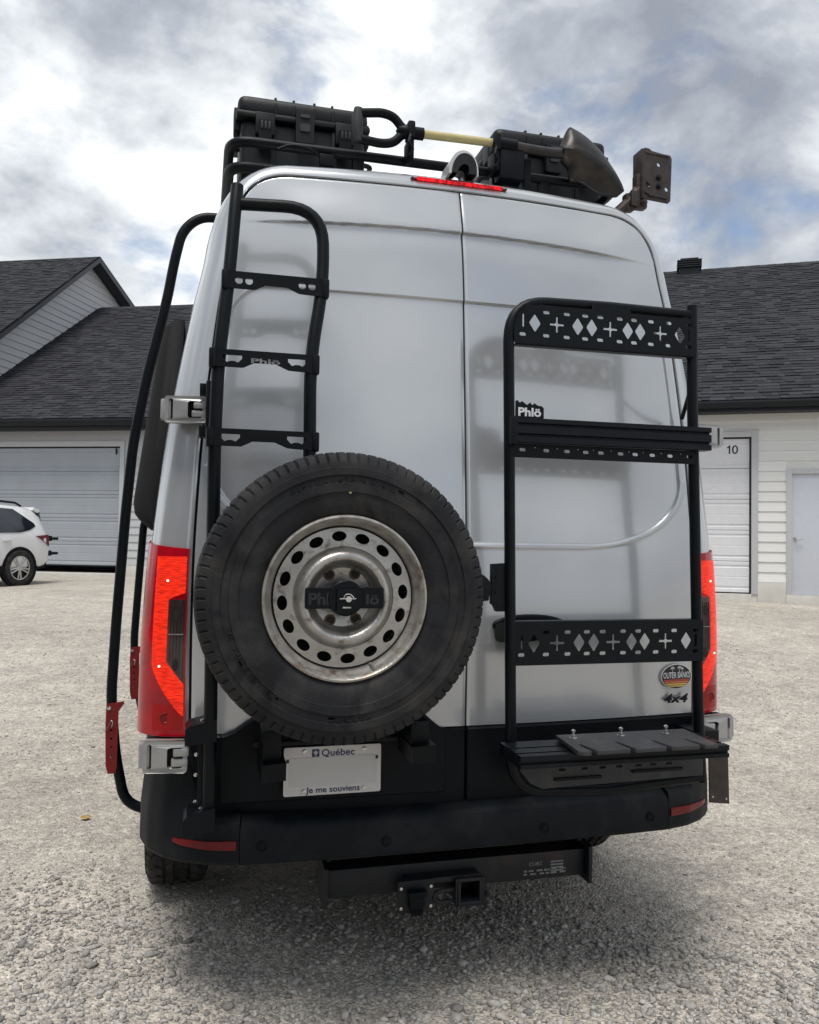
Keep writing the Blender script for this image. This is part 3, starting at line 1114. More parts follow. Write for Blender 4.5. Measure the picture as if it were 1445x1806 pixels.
# ------------------------------------------------------------------ tyres and wheels
def tyre_rows(Rt, W, rin, nb, dep, steps, shoulder, zig=0):
    prof = []   # (r, h, zone) zone: 0 sidewall 1 shoulder 2 tread
    side = [(rin - 0.004, -0.36 * W, 0), (rin + 0.006, -0.43 * W, 0), (rin + 0.02, -0.465 * W, 0)]
    for t in (0.18, 0.3):
        side.append((rin + (Rt - rin) * t, -0.49 * W, 0))
    for t, bump_ in ((0.36, 0), (0.37, -0.004), (0.50, -0.004), (0.51, 0), (0.62, 0.001), (0.63, -0.003), (0.74, -0.002), (0.75, 0.002)):
        side.append((rin + (Rt - rin) * t, -0.497 * W + bump_, 0))
    side += [(Rt * 0.925, -0.478 * W, 0), (Rt * 0.932, -0.472 * W, 1), (Rt * 0.955, -0.452 * W, 1), (Rt * 0.978, -0.425 * W, 1), (Rt * 0.992, -0.385 * W, 2), (Rt * 0.998, -0.32 * W, 2)]
    half = side + [(Rt, -0.22 * W, 2), (Rt - dep, -0.21 * W, 3), (Rt - dep, -0.17 * W, 3), (Rt, -0.16 * W, 2), (Rt, -0.06 * W, 2), (Rt - dep, -0.05 * W, 3)]
    full = half + [(r_, -h, z_) for r_, h, z_ in reversed(half)]
    ns = nb * steps
    rows = []
    for j in range(ns + 1):
        a = 2 * math.pi * j / ns
        row = []
        ph = j % steps
        for i, (r_, h, z_) in enumerate(full):
            rad = r_
            ph = (j + (steps // 2 if zig and abs(h) < 0.15 * W else 0)) % steps
            if z_ == 2 and ph == 0:
                rad -= dep
            if z_ == 1 and ph == 0:
                rad -= shoulder
                h = h * 0.975
            tw = 0.0
            if z_ in (2, 3):
                tw = (0.35 * (h / W) + (0.30 * math.cos(h / W * 22) if zig else 0)) * (2 * math.pi / nb)
            row.append((rad * math.cos(a + tw), rad * math.sin(a + tw), h))
        rows.append(row)
    return rows


def tyre(mb, T, Rt, W, rin, nb, dep, steps=4, shoulder=0.006, zig=0):
    rows = tyre_rows(Rt, W, rin, nb, dep, steps, shoulder, zig)
    mb.grid([[T @ Vector(p) for p in row] for row in rows])
    return mb


# ------------------------------------------------------------------ van surfaces
LEAN = [(0.4, 0.0), (1.25, 0.0), (1.5, 0.008), (1.8, 0.028), (2.1, 0.052), (2.3, 0.070), (2.5, 0.095), (2.65, 0.120), (2.75, 0.145), (2.85, 0.17)]
DH = [(0.4, 0.888), (0.9, 0.892), (1.2, 0.895), (1.45, 0.893), (1.82, 0.875), (2.05, 0.852), (2.27, 0.828), (2.42, 0.803), (2.56, 0.775)]
SIL = [(0.4, 1.047), (0.9, 1.050), (1.2, 1.045), (1.467, 1.028), (1.83, 0.990), (2.05, 0.955), (2.33, 0.904), (2.48, 0.868)]
_zs = np.linspace(0.4, 2.85, 246)
_ker = np.ones(25) / 25


def _sm(tab):
    y = np.interp(_zs, [a for a, _ in tab], [b for _, b in tab])
    y = np.convolve(np.pad(y, 12, mode='edge'), _ker, 'valid')
    return y


_lean, _dh, _sil = _sm(LEAN), _sm(DH), _sm(SIL)


def lean(z):
    return float(np.interp(z, _zs, _lean))


def door_half(z):
    return float(np.interp(z, _zs, _dh))


def sil(z):
    return float(np.interp(z, _zs, _sil))


def face_y(x, z):
    return lean(z) + 0.05 * (abs(x) / 0.9) ** 2.2


def bez(p0, p1, p2, t):
    return tuple(a * (1 - t) ** 2 + b * 2 * t * (1 - t) + c * t * t for a, b, c in zip(p0, p1, p2))


def outline_half(zlo, nside=70, narc=16, ntop=14):
    """matched points of the door seam (O) and the body silhouette (S), right half, bottom to top centre"""
    O, S = [], []
    for k in range(nside):
        t = k / nside
        zo = zlo + (2.56 - zlo) * t
        zs_ = zlo + (2.48 - zlo) * t
        O.append((door_half(zo), zo))
        S.append((sil(zs_), zs_))
    a0, b0 = (door_half(2.56), 2.56), (0.60, 2.728)
    c0, d0 = (sil(2.48), 2.48), (0.58, 2.802)
    for k in range(narc):
        t = k / narc
        O.append(bez(a0, (0.752, 2.722), b0, t))
        S.append(bez(c0, (0.822, 2.795), d0, t))
    for k in range(ntop + 1):
        t = k / ntop
        O.append((0.60 * (1 - t), 2.728 + 0.008 * math.sin(t * math.pi / 2)))
        S.append((0.58 * (1 - t), 2.802 + 0.016 * math.sin(t * math.pi / 2)))
    return O, S


def sur_pt(o, s_, q, sgn=1, off=0.0, depth=0.13):
    """point on the rounded pillar between seam (q=0) and silhouette (q=1)"""
    a = q * math.pi / 2
    sn, cs = math.sin(a) ** 0.92, math.cos(a)
    x = o[0] + (s_[0] - o[0]) * sn
    z = o[1] + (s_[1] - o[1]) * sn
    y = face_y(o[0], o[1]) + depth * (1 - cs)
    # outward normal, roughly
    dx, dz_ = s_[0] - o[0], s_[1] - o[1]
    l = math.hypot(dx, dz_) or 1
    nx, nz, ny = dx / l * math.sin(a), dz_ / l * math.sin(a), -math.cos(a)
    return (sgn * (x + nx * off), y + ny * off, z + nz * off)


VAN = thing('camper_van', (0, 0, 0), 'tall silver camper van seen from behind with closed twin rear doors and black bumper', 'van', local=True)


def body_shell():
    O, S = outline_half(0.865)
    O2 = [(x + 0.0045, z) if z < 2.56 else (x + 0.003, z + 0.003) for x, z in O]
    pathO = [(x, z, 1) for x, z in O2] + [(x, z, -1) for x, z in reversed(O2[:-1])]
    pathS = [(x, z, 1) for x, z in S] + [(x, z, -1) for x, z in reversed(S[:-1])]
    rows = []
    ys = [0.55, 1.2, 2.2, 3.3, 3.9, 4.4, 4.75, 5.1, 5.5, 5.75, 5.86]
    kz = [1, 1, 1, 1, 0.985, 0.86, 0.72, 0.585, 0.52, 0.43, 0.27]
    kx = [1.003, 1.005, 1.005, 1.004, 1.0, 0.97, 0.955, 0.945, 0.92, 0.86, 0.76]
    for (ox, oz, sg), (sx, sz, _) in zip(pathO, pathS):
        row = []
        # return of the door opening: goes inwards from the seam
        p0 = sur_pt((ox, oz), (sx, sz), 0.0, sg)
        row.append((p0[0], p0[1] + 0.035, p0[2]))
        row.append((p0[0], p0[1] + 0.003, p0[2]))
        for k in range(11):
            row.append(sur_pt((ox, oz), (sx, sz), 0.02 + 0.98 * k / 10, sg))
        for y, a, b in zip(ys, kz, kx):
            row.append((sg * sx * b, y, 0.865 + (sz - 0.865) * a))
        rows.append(row)
    m = MB().grid(rows)
    # front cap
    k0 = [(r_[-1]) for r_ in rows]
    c = (0.0, 5.9, 1.05)
    base = len(m.v)
    m.v.append(c)
    nc = len(rows[0])
    for i in range(len(rows) - 1):
        m.f.append((i * nc + nc - 1, (i + 1) * nc + nc - 1, base))
    b = m.build('body', M['paint'], VAN, smooth=40)
    # dark backing behind the door gaps
    bk = MB()
    poly = [(x - 0.0, z) for x, z in O2] + [(-x, z) for x, z in reversed(O2[:-1])]
    rows = []
    for z in np.linspace(0.55, 2.735, 60):
        xs_ = max([x for x, zz in O2 if zz >= z - 0.02] or [0.55]) if z < 2.56 else interp([(zz, xx) for xx, zz in O2[-31:] if True][:17], z)
        rows.append([(t * (xs_ + 0.004), face_y(t * xs_, z) + 0.036, z) for t in np.linspace(-1, 1, 21)])
    bk.grid(rows)
    bk.build('door_frame', M['gap'], VAN, smooth=60)
    # lower side cladding and underbody
    lo = MB()
    for sg in (1, -1):
        lo.box((sg * 0.93, 1.62, 0.42), (sg * 1.012, 4.24, 0.87), 0.03)
        lo.build('side_cladding', M['trim'], VAN)
        lo = MB()
        lo.box((sg * 0.96, 0.60, 0.866), (sg * 1.01, 5.6, 0.93), 0.02)
        lo.build('side_cladding', M['trim'], VAN)
        lo = MB()
        lo.box((sg * 0.93, 5.25, 0.40), (sg * 0.99, 5.7, 0.87), 0.02)
    lo.build('side_cladding', M['trim'], VAN)
    ub = MB()
    ub.box((-0.70, 0.15, 0.46), (0.70, 5.6, 0.60), 0.02)
    ub.box((-0.88, 0.10, 0.60), (0.88, 5.5, 0.70), 0.02)
    ub.box((-0.5, 0.5, 0.40), (-0.42, 5.0, 0.5), 0.01)
    ub.box((0.42, 0.5, 0.40), (0.5, 5.0, 0.5), 0.01)
    ub.cyl((-0.8, 1.1, 0.42), (0.8, 1.1, 0.42), 0.06)
    ub.lathe([(0.0, -0.14), (0.1, -0.12), (0.16, 0), (0.1, 0.12), (0, 0.14)], Matrix.Translation((0, 1.1, 0.40)) @ Matrix.Rotation(R(90), 4, 'X'), 20)
    ub.build('underbody', M['under'], VAN)
    ws = MB()
    ws.grid([[(x, 4.02 + 0.62 * t, 2.60 - 1.02 * t) for x in np.linspace(-0.80 - 0.08 * t, 0.80 + 0.08 * t, 9)] for t in np.linspace(0, 1, 5)])
    ws.build('windscreen', M['glass'], VAN)
    return b


def window_sdf(x, z):
    """signed distance (negative inside) of the stamped window area spanning both doors"""
    ax_ = abs(x)
    hw = door_half(min(max(z, 1.2), 2.4)) - 0.040
    z0, z1 = 1.481, 2.322
    # rounded corners: bottom r=0.27, top r=0.10
    rb, rt = 0.30, 0.11
    zc = (z0 + z1) / 2
    rad = rb if z < zc else rt
    # bottom corner flattened
    hx, hz = hw, (z1 - z0) / 2
    qx, qz = ax_ - hx + rad, abs(z - zc) - hz + (rad if z >= zc else rad * 0.85)
    if z < zc:
        qz = (abs(z - zc) - hz) + 0.24
        qx = ax_ - hx + 0.40
        if qx > 0 and qz > 0:
            return (math.hypot(qx / 0.40, qz / 0.24) - 1) * 0.30
        return max(qx - 0.40, qz - 0.24)
    return min(max(qx, qz), 0) + math.hypot(max(qx, 0), max(qz, 0)) - rad


def door_disp(x, z):
    """outward displacement of the stamped rear door skin"""
    d = 0.0
    ax_ = abs(x)
    # stamped window field
    s_ = window_sdf(x, z)
    d -= 0.0075 * smooth01((0.004 - s_) / 0.009)
    # rim just outside the step
    d += 0.0035 * math.exp(-((s_ - 0.010) / 0.0055) ** 2) * (1 - smooth01((z - 1.65) / 0.35))
    # upper crease: skin above stands proud, fades towards the outer edge
    fade = 1 - smooth01((ax_ - 0.48) / 0.29)
    zc = 2.577 - 0.028 * (ax_ / 0.75) ** 2
    t = z - zc
    if t >= 0:
        d += 0.010 * fade * (1 - smooth01(t / 0.16))
    else:
        d += 0.010 * fade * (1 - smooth01(-t / 0.008)) - 0.004 * fade * (1 - smooth01((-t) / 0.11)) * smooth01(-t / 0.008)
    # gentle waist bulge under the window line
    d += 0.006 * math.exp(-((z - 1.20) / 0.18) ** 2) * (1 - smooth01((ax_ - 0.6) / 0.25))
    return d


def door(sg):
    O, S = outline_half(0.872)
    O = [(x - 0.0035, z - (0.003 if z > 2.56 else 0)) for x, z in O]
    xi = 0.0032
    side = O[:79]                 # up to the middle of the corner arc
    top = list(reversed(O[78:]))  # centre to the corner arc
    nu, nv = 140, 600

    def resample(pts, n):
        L = [0]
        for a, b in zip(pts[:-1], pts[1:]):
            L.append(L[-1] + math.dist(a, b))
        ts = np.linspace(0, L[-1], n)
        return list(zip(np.interp(ts, L, [p[0] for p in pts]), np.interp(ts, L, [p[1] for p in pts])))
    top = [(max(p[0], xi), p[1]) for p in top]
    Rr, Tt = resample(side, nv), resample(top, nu)
    Bb = [(xi + (side[0][0] - xi) * k / (nu - 1), 0.872) for k in range(nu)]
    Ll = [(xi, 0.872 + (top[0][1] - 0.872) * k / (nv - 1)) for k in range(nv)]
    rows = []
    for j in range(nv):
        v = j / (nv - 1)
        row = []
        for i in range(nu):
            u = i / (nu - 1)
            P = []
            for c in (0, 1):
                p = (1 - u) * Ll[j][c] + u * Rr[j][c] + (1 - v) * Bb[i][c] + v * Tt[i][c] \
                    - ((1 - u) * (1 - v) * Bb[0][c] + u * (1 - v) * Bb[-1][c] + (1 - u) * v * Tt[0][c] + u * v * Tt[-1][c])
                P.append(p)
            x, z = P
            y = face_y(x, z) - door_disp(x, z)
            e = min(u * 0.88, (1 - u) * 0.88, (1 - v) * 1.85)   # soften the panel edge
            y += 0.0025 * (1 - smooth01(e / 0.006))
            row.append((sg * x, y, z))
        # returns into the gap
        a, b = row[0], row[-1]
        row = [(a[0], a[1] + 0.03, a[2])] + row + [(b[0], b[1] + 0.03, b[2])]
        rows.append(row)
    rows.append([(p[0], p[1] + 0.03, p[2]) for p in rows[-1]])
    m = MB().grid(rows)
    d = m.build('rear_door', M['paint'], VAN, smooth=50)
    # black lower panel
    lo = MB()
    rows = []
    zl = [(0.585, 0.012), (0.590, 0.0), (0.60, -0.004), (0.70, -0.008), (0.80, -0.008), (0.845, -0.006), (0.862, -0.010), (0.868, -0.004), (0.869, 0.012)]
    for z, dy in zl:
        row = []
        xs_ = np.concatenate([[xi], np.linspace(xi + 0.004, door_half(z) - 0.008, 30), [door_half(z) - 0.0035]])
        for i, x in enumerate(xs_):
            e = 0.004 if i in (0, len(xs_) - 1) else 0
            row.append((sg * x, face_y(x, z) + dy + e, z))
        row = [(row[0][0], row[0][1] + 0.03, row[0][2])] + row + [(row[-1][0], row[-1][1] + 0.03, row[-1][2])]
        rows.append(row)
    lo.grid(rows)
    lo.build('lower_panel', M['trim'], d, smooth=40)
    return d


def pillar_strip(name, z0, z1, q0, q1, mat, parent, sg, off, nz=40, nq=14, zt=None, ul=None, ur=None, depth=0.13):
    """patch on the rounded rear corner; ul/ur give the q-range per z"""
    rows = []
    for k in range(nz + 1):
        z = z0 + (z1 - z0) * k / nz
        a = ul(z) if ul else q0
        b = ur(z) if ur else q1
        row = []
        for j in range(nq + 1):
            q = a + (b - a) * j / nq
            zz = z + (zt(q) if zt else 0) * (k / nz)
            o_, s_ = (door_half(zz) + 0.006, zz), (sil(zz), zz)
            row.append(sur_pt(o_, s_, min(q, 1.0), sg, off, depth) if q <= 1 else tuple(np.array(sur_pt(o_, s_, 1.0, sg, off, depth)) + np.array((0, (q - 1) * 0.25, 0))))
        # edges return to the body
        e0 = sur_pt((door_half(z) + 0.006, z), (sil(z), z), min(a, 1), sg, -0.004, depth)
        row = [(e0[0], e0[1], row[0][2])] + row
        rows.append(row)
    lowr = [(p[0] * 0.995, p[1] + 0.006, p[2]) for p in rows[0]]
    topr = [(p[0] * 0.995, p[1] + 0.006, p[2]) for p in rows[-1]]
    m = MB().grid([lowr] + rows + [topr])
    return m.build(name, mat, parent, smooth=50)


def tail_light(sg):
    z0, z1 = 0.868, 1.452
    base = pillar_strip('tail_light', z0, z1, 0.03, 1.35, M['red_lens'], VAN, sg, 0.008, zt=lambda q: 0.02 * min(q, 1.2))

    # lit strip: wide at the top, narrow beside the clear field, wide wedge below
    def rt_edge(z):      # inner edge (towards the door)
        if z > 1.315:
            return 0.05
        if z > 1.295:
            return 0.05 + 0.22 * (1.315 - z) / 0.02
        if z > 1.10:
            return 0.27
        if z > 1.03:
            return 0.27 - 0.22 * (1.10 - z) / 0.07
        return 0.05

    def lf_edge(z):
        if z > 1.09:
            return 0.50 - 0.03 * (1.43 - z)
        return 0.49 - (0.49 - 0.06) * ((1.09 - z) / 0.16) ** 1.25
    pillar_strip('lit_strip', 0.932, 1.428, 0, 0, M['lit_lens'], base, sg, 0.0115, ul=rt_edge, ur=lf_edge, nz=70)

    def c_l(z):
        return 0.05

    def c_r(z):
        if z > 1.10:
            return 0.262
        return max(0.055, 0.262 - 0.21 * (1.10 - z) / 0.07)
    cl = pillar_strip('clear_lens', 1.033, 1.293, 0, 0, M['smoke_lens'], base, sg, 0.0105, ul=c_l, ur=c_r)
    rb = MB()
    for k in range(5):
        q = 0.065 + 0.040 * k
        pts = []
        for z in np.linspace(1.02 + (0.06 * k / 4), 1.275, 10):
            if q < c_r(z) - 0.004:
                pts.append(sur_pt((door_half(z) + 0.006, z), (sil(z), z), q, sg, 0.012))
        if len(pts) > 1:
            rb.tube(pts, 0.0012, 6)
    rb.build('lens_rib', M['smoke_lens'], cl)
    for z in (1.245, 1.09):
        p = sur_pt((door_half(z) + 0.006, z), (sil(z), z), 0.15, sg, 0.0125)
        bu = MB()
        bu.lathe([(0.0, -0.002), (0.010, -0.001), (0.012, 0.001), (0.0085, 0.0012), (0.0, 0.0012)], Matrix.Translation(p) @ Matrix.Rotation(R(90), 4, 'X') @ Matrix.Diagonal((0.75, 1.5, 1, 1)), 16)
        bu.build('bulb_socket', M['gap'], cl)
    dv = MB()
    dv.tube([sur_pt((door_half(1.185) + 0.006, 1.185), (sil(1.185), 1.185), q, sg, 0.0125) for q in np.linspace(0.06, 0.25, 8)], 0.0018, 6)
    dv.build('divider', M['lamp_grey'], cl)
    p = sur_pt((door_half(0.925) + 0.006, 0.925), (sil(0.925), 0.925), 0.26, sg, 0.0115)
    fg = MB()
    fg.lathe([(0.0, 0.0), (0.013, 0.0), (0.014, 0.001), (0.016, 0.0012), (0.017, 0.0)], Matrix.Translation(p) @ Matrix.Rotation(R(90), 4, 'X'), 20)
    fg.build('fog_bulb', M['brake_rim'], base)
    pillar_strip('fog_lens', 0.885, 0.965, 0.05, 0.46, M['box_lens'], base, sg, 0.0095)
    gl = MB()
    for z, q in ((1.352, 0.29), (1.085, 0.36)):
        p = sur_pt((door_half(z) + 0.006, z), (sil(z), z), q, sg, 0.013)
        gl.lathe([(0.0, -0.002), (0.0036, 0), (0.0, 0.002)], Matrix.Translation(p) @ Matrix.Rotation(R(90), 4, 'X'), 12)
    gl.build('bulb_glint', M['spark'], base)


def hinge(x0, x1, z0, z1, sg, yb=0.02):
    """silver strap hinge on the body corner; x0 outer, x1 inner (absolute values, x0 > x1)"""
    m = MB()
    zc = (z0 + z1) / 2
    h = (z1 - z0)
    w = x0 - x1
    fn = lambda u, v, d: (sg * (x1 + u), yb - 0.045 + d + 0.55 * max(0, u - w * 0.45) ** 1.0 * 0.6, z0 + v)
    outer = rrect(0, 0, w, h, h * 0.12)
    hole = rrect(w * 0.10, h * 0.16, w * 0.45, h * 0.80, h * 0.10)
    h2 = rrect(w * 0.80, h * 0.12, w * 0.90, h * 0.88, h * 0.05)
    p = plate('hinge', [outer, hole, h2], fn, 0.03, M['hinge'], VAN)
    bv = p.modifiers.new('bevel', 'BEVEL')
    bv.width = 0.003
    bv.segments = 2
    k = MB()
    k.box((sg * (x1 - w * 0.02), yb - 0.062, zc - h * 0.30), (sg * (x1 + w * 0.36), yb - 0.030, zc - h * 0.04), 0.006)
    k.box((sg * (x1 - w * 0.04), yb - 0.066, zc + h * 0.02), (sg * (x1 + w * 0.32), yb - 0.032, zc + h * 0.26), 0.006)
    k.build('knuckle', M['hinge'], p)
    d = MB()
    d.box((sg * (x1 + w * 0.02), yb - 0.028, z0 + h * 0.08), (sg * (x0 - w * 0.05), yb + 0.05, z1 - h * 0.08), 0.004)
    d.build('hinge_backing', M['gap'], p)
    b = MB()
    b.box((sg * (x1 + w * 0.84), yb - 0.052 + 0.33 * w * 0.5, z0 + h * 0.12), (sg * (x0 + 0.012), yb + 0.02, z1 - h * 0.10), 0.006)
    b.build('hinge_cap', M['hinge'], p)
    return p


def bumper():
    # plan line of the bumper face, right half: (x, y)
    line = [(0.0, -0.060), (0.30, -0.058), (0.55, -0.053), (0.737, -0.042), (0.83, -0.020), (0.91, 0.020), (0.97, 0.070), (1.018, 0.145), (1.046, 0.24), (1.055, 0.62)]
    xs_ = [p[0] for p in line]
    ys_ = [p[1] for p in line]
    # dense param
    L = [0]
    for a, b in zip(line[:-1], line[1:]):
        L.append(L[-1] + math.dist(a, b))

    def at(s_):
        return float(np.interp(s_, L, xs_)), float(np.interp(s_, L, ys_))

    def nrm(s_):
        a, b = at(max(s_ - 0.03, 0)), at(min(s_ + 0.03, L[-1]))
        dx, dy = b[0] - a[0], b[1] - a[1]
        l = math.hypot(dx, dy)
        return (dy / l, -dx / l)
    prof = [(-0.10, 0.482), (-0.03, 0.480), (-0.006, 0.487), (0.0, 0.500), (0.0, 0.536), (-0.002, 0.586), (-0.009, 0.602), (-0.022, 0.612), (-0.045, 0.622), (-0.09, 0.630)]

    def strip(s0, s1, sg, prof, n):
        rows = []
        for s_ in np.linspace(s0, s1, n):
            x, y = at(s_)
            nx, ny = nrm(s_)
            rows.append([(sg * (x + nx * d), y + ny * d, z) for d, z in prof])
        return rows
    sc = np.interp(0.737, xs_, L)
    m = MB()
    rows = strip(0, sc - 0.001, -1, prof, 14)[::-1] + strip(0, sc - 0.001, 1, prof, 14)[1:]
    rows = [[(p[0], p[1] + 0.05, p[2]) for p in rows[0]]] + rows + [[(p[0], p[1] + 0.05, p[2]) for p in rows[-1]]]
    m.grid(rows)
    bp = m.build('bumper', M['bumper'], VAN, smooth=50)
    # parking sensors
    for x, z in ((-0.670, 0.543), (-0.280, 0.533), (0.262, 0.535), (0.662, 0.540)):
        s_ = MB()
        y = float(np.interp(abs(x), xs_, ys_))
        T = Matrix.Translation((x, y - 0.001, z)) @ Matrix.Rotation(R(90), 4, 'X')
        s_.lathe([(0.016, -0.001), (0.016, 0.0025), (0.0135, 0.003), (0.013, 0.001), (0.011, 0.001), (0.0105, 0.0025), (0.0, 0.003)], T, 24)
        s_.build('parking_sensor', M['trim'], bp)
    for sg in (1, -1):
        rows = []
        for s_ in np.linspace(sc + 0.001, L[-1], 44):
            x, y = at(s_)
            nx, ny = nrm(s_)
            ztop = 0.630 + (0.8665 - 0.630) * smooth01((x - 0.845) / 0.08)
            cols = [(d, z) for d, z in prof[:5]] + [(-0.001, 0.584)]
            for k in range(1, 11):
                z = 0.584 + (ztop - 0.584) * k / 10
                d = -0.016 * smooth01((z - 0.584) / 0.20) - (0.012 if k == 10 else 0) - 0.02 * smooth01((k - 6) / 4) * (1 - smooth01((x - 0.80) / 0.1))
                cols.append((d, z))
            cols.append((cols[-1][0] - 0.05, cols[-1][1]))
            rows.append([(sg * (x + nx * d), y + ny * d, z) for d, z in cols])
        p0 = [(p[0] * 1.0, p[1] + 0.05, p[2]) for p in rows[0]]
        c = MB().grid([p0] + rows)
        co = c.build('bumper_corner', M['bumper'], VAN, smooth=50)
        # red reflector
        a, b = sc + 0.010, np.interp(0.935, xs_, L)
        rr_ = []
        for s_ in np.linspace(a, b, 16):
            x, y = at(s_)
            nx, ny = nrm(s_)
            t = (s_ - a) / (b - a)
            zt, zb = 0.561 - 0.002 * t, 0.534 + 0.013 * t ** 3
            rr_.append([(sg * (x + nx * d), y + ny * d, z) for d, z in ((-0.004, zb - 0.001), (0.0035, zb), (0.0045, (zt + zb) / 2), (0.0035, zt), (-0.004, zt + 0.001))])
        rf = MB().grid(rr_)
        rf.build('reflector', M['reflector'], co, smooth=40)


def van_wheels():
    for x, y, sg in ((-0.935, 1.16, -1), (0.905, 1.16, 1), (-0.92, 4.75, -1), (0.92, 4.75, 1)):
        T = Matrix.Translation((x, y, 0.385)) @ Matrix.Rotation(R(90) * sg, 4, 'Y')
        m = MB()
        tyre(m, T, 0.39, 0.25, 0.215, 34, 0.013, 6, 0.014, 2)
        w = m.build('wheel', M['tyre_road'], VAN, smooth=25)
        rm = MB()
        rm.lathe([(0.219, -0.10), (0.219, 0.10), (0.205, 0.09), (0.195, 0.03), (0.12, 0.055), (0.05, 0.03), (0.0, 0.03)], T, 32)
        rm.build('rim', M['rim'], w)
        ar = MB()
        T2 = Matrix.Translation((sg * 0.99, y, 0.42)) @ Matrix.Rotation(R(90) * sg, 4, 'Y')
        rows = []
        for k in range(25):
            a = R(-8 + 196 * k / 24)
            rows.append([(sg * (0.985 + h), y + r_ * math.cos(a), 0.42 + r_ * math.sin(a)) for r_, h in ((0.50, -0.02), (0.50, 0.028), (0.44, 0.028), (0.44, -0.3))])
        ar.grid(rows)
        ar.build('wheel_arch', M['trim'], VAN)


def third_light():
    m = MB()
    y0 = lean(2.76) - 0.005
    # long thin lens following the header
    rows = []
    zc = 2.766
    for t in np.linspace(0, 1, 25):
        x = -0.187 + 0.374 * t
        e = min(1, min(t, 1 - t) / 0.04 + 0.25)
        row = []
        for a in np.linspace(-90, 90, 7):
            row.append((x, y0 + 0.045 - 0.045 * math.cos(R(a)) * (0.6 + 0.4 * e), zc + 0.0135 * math.sin(R(a)) * e))
        rows.append(row)
    m.grid(rows)
    bl = m.build('brake_light', M['brake_rim'], VAN, smooth=60)
    l = MB()
    rows = []
    for t in np.linspace(0, 1, 61):
        x = -0.160 + 0.320 * t
        rows.append([(x, y0 - 0.0035 - 0.0015 * math.cos(t * 2 * math.pi * 20), zc + dz_) for dz_ in (-0.0068, 0, 0.0068)])
    l.grid(rows)
    l.build('lens', M['brake_led'], bl, smooth=0)
    s_ = MB()
    for x in (-0.175, 0.175):
        s_.lathe([(0.0055, -0.001), (0.0055, 0.002), (0, 0.0022)], Matrix.Translation((x, y0 + 0.002, zc)) @ Matrix.Rotation(R(90), 4, 'X'), 14)
    s_.build('screw', M['black_print'], bl)
    # reversing camera above it
    rows = []
    for t in np.linspace(0, 1, 21):
        a = math.pi * t
        rows.append((-0.052 * math.cos(a), 0.098 * math.sin(a) ** 0.8))
    def arch(so, si, dx, y0_, y1_):
        o_ = [(0.010 + x * so + dx * z, 2.795 + z * so) for x, z in rows]
        i_ = [(0.004 + x * si + dx * z, 2.795 + z * si) for x, z in rows]
        m_ = MB()
        m_.prism(o_ + i_[::-1], lambda u, v, d: (u, d + 0.30 * (v - 2.79), v), y0_, y1_)
        return m_
    cm = arch(0.88, 0.40, 0.12, 0.115, 0.17).build('camera_bracket', M['trim'], bl, smooth=50)
    arch(1.06, 0.46, 0.12, 0.126, 0.24).build('camera_housing', M['cam_white'], bl, smooth=50)


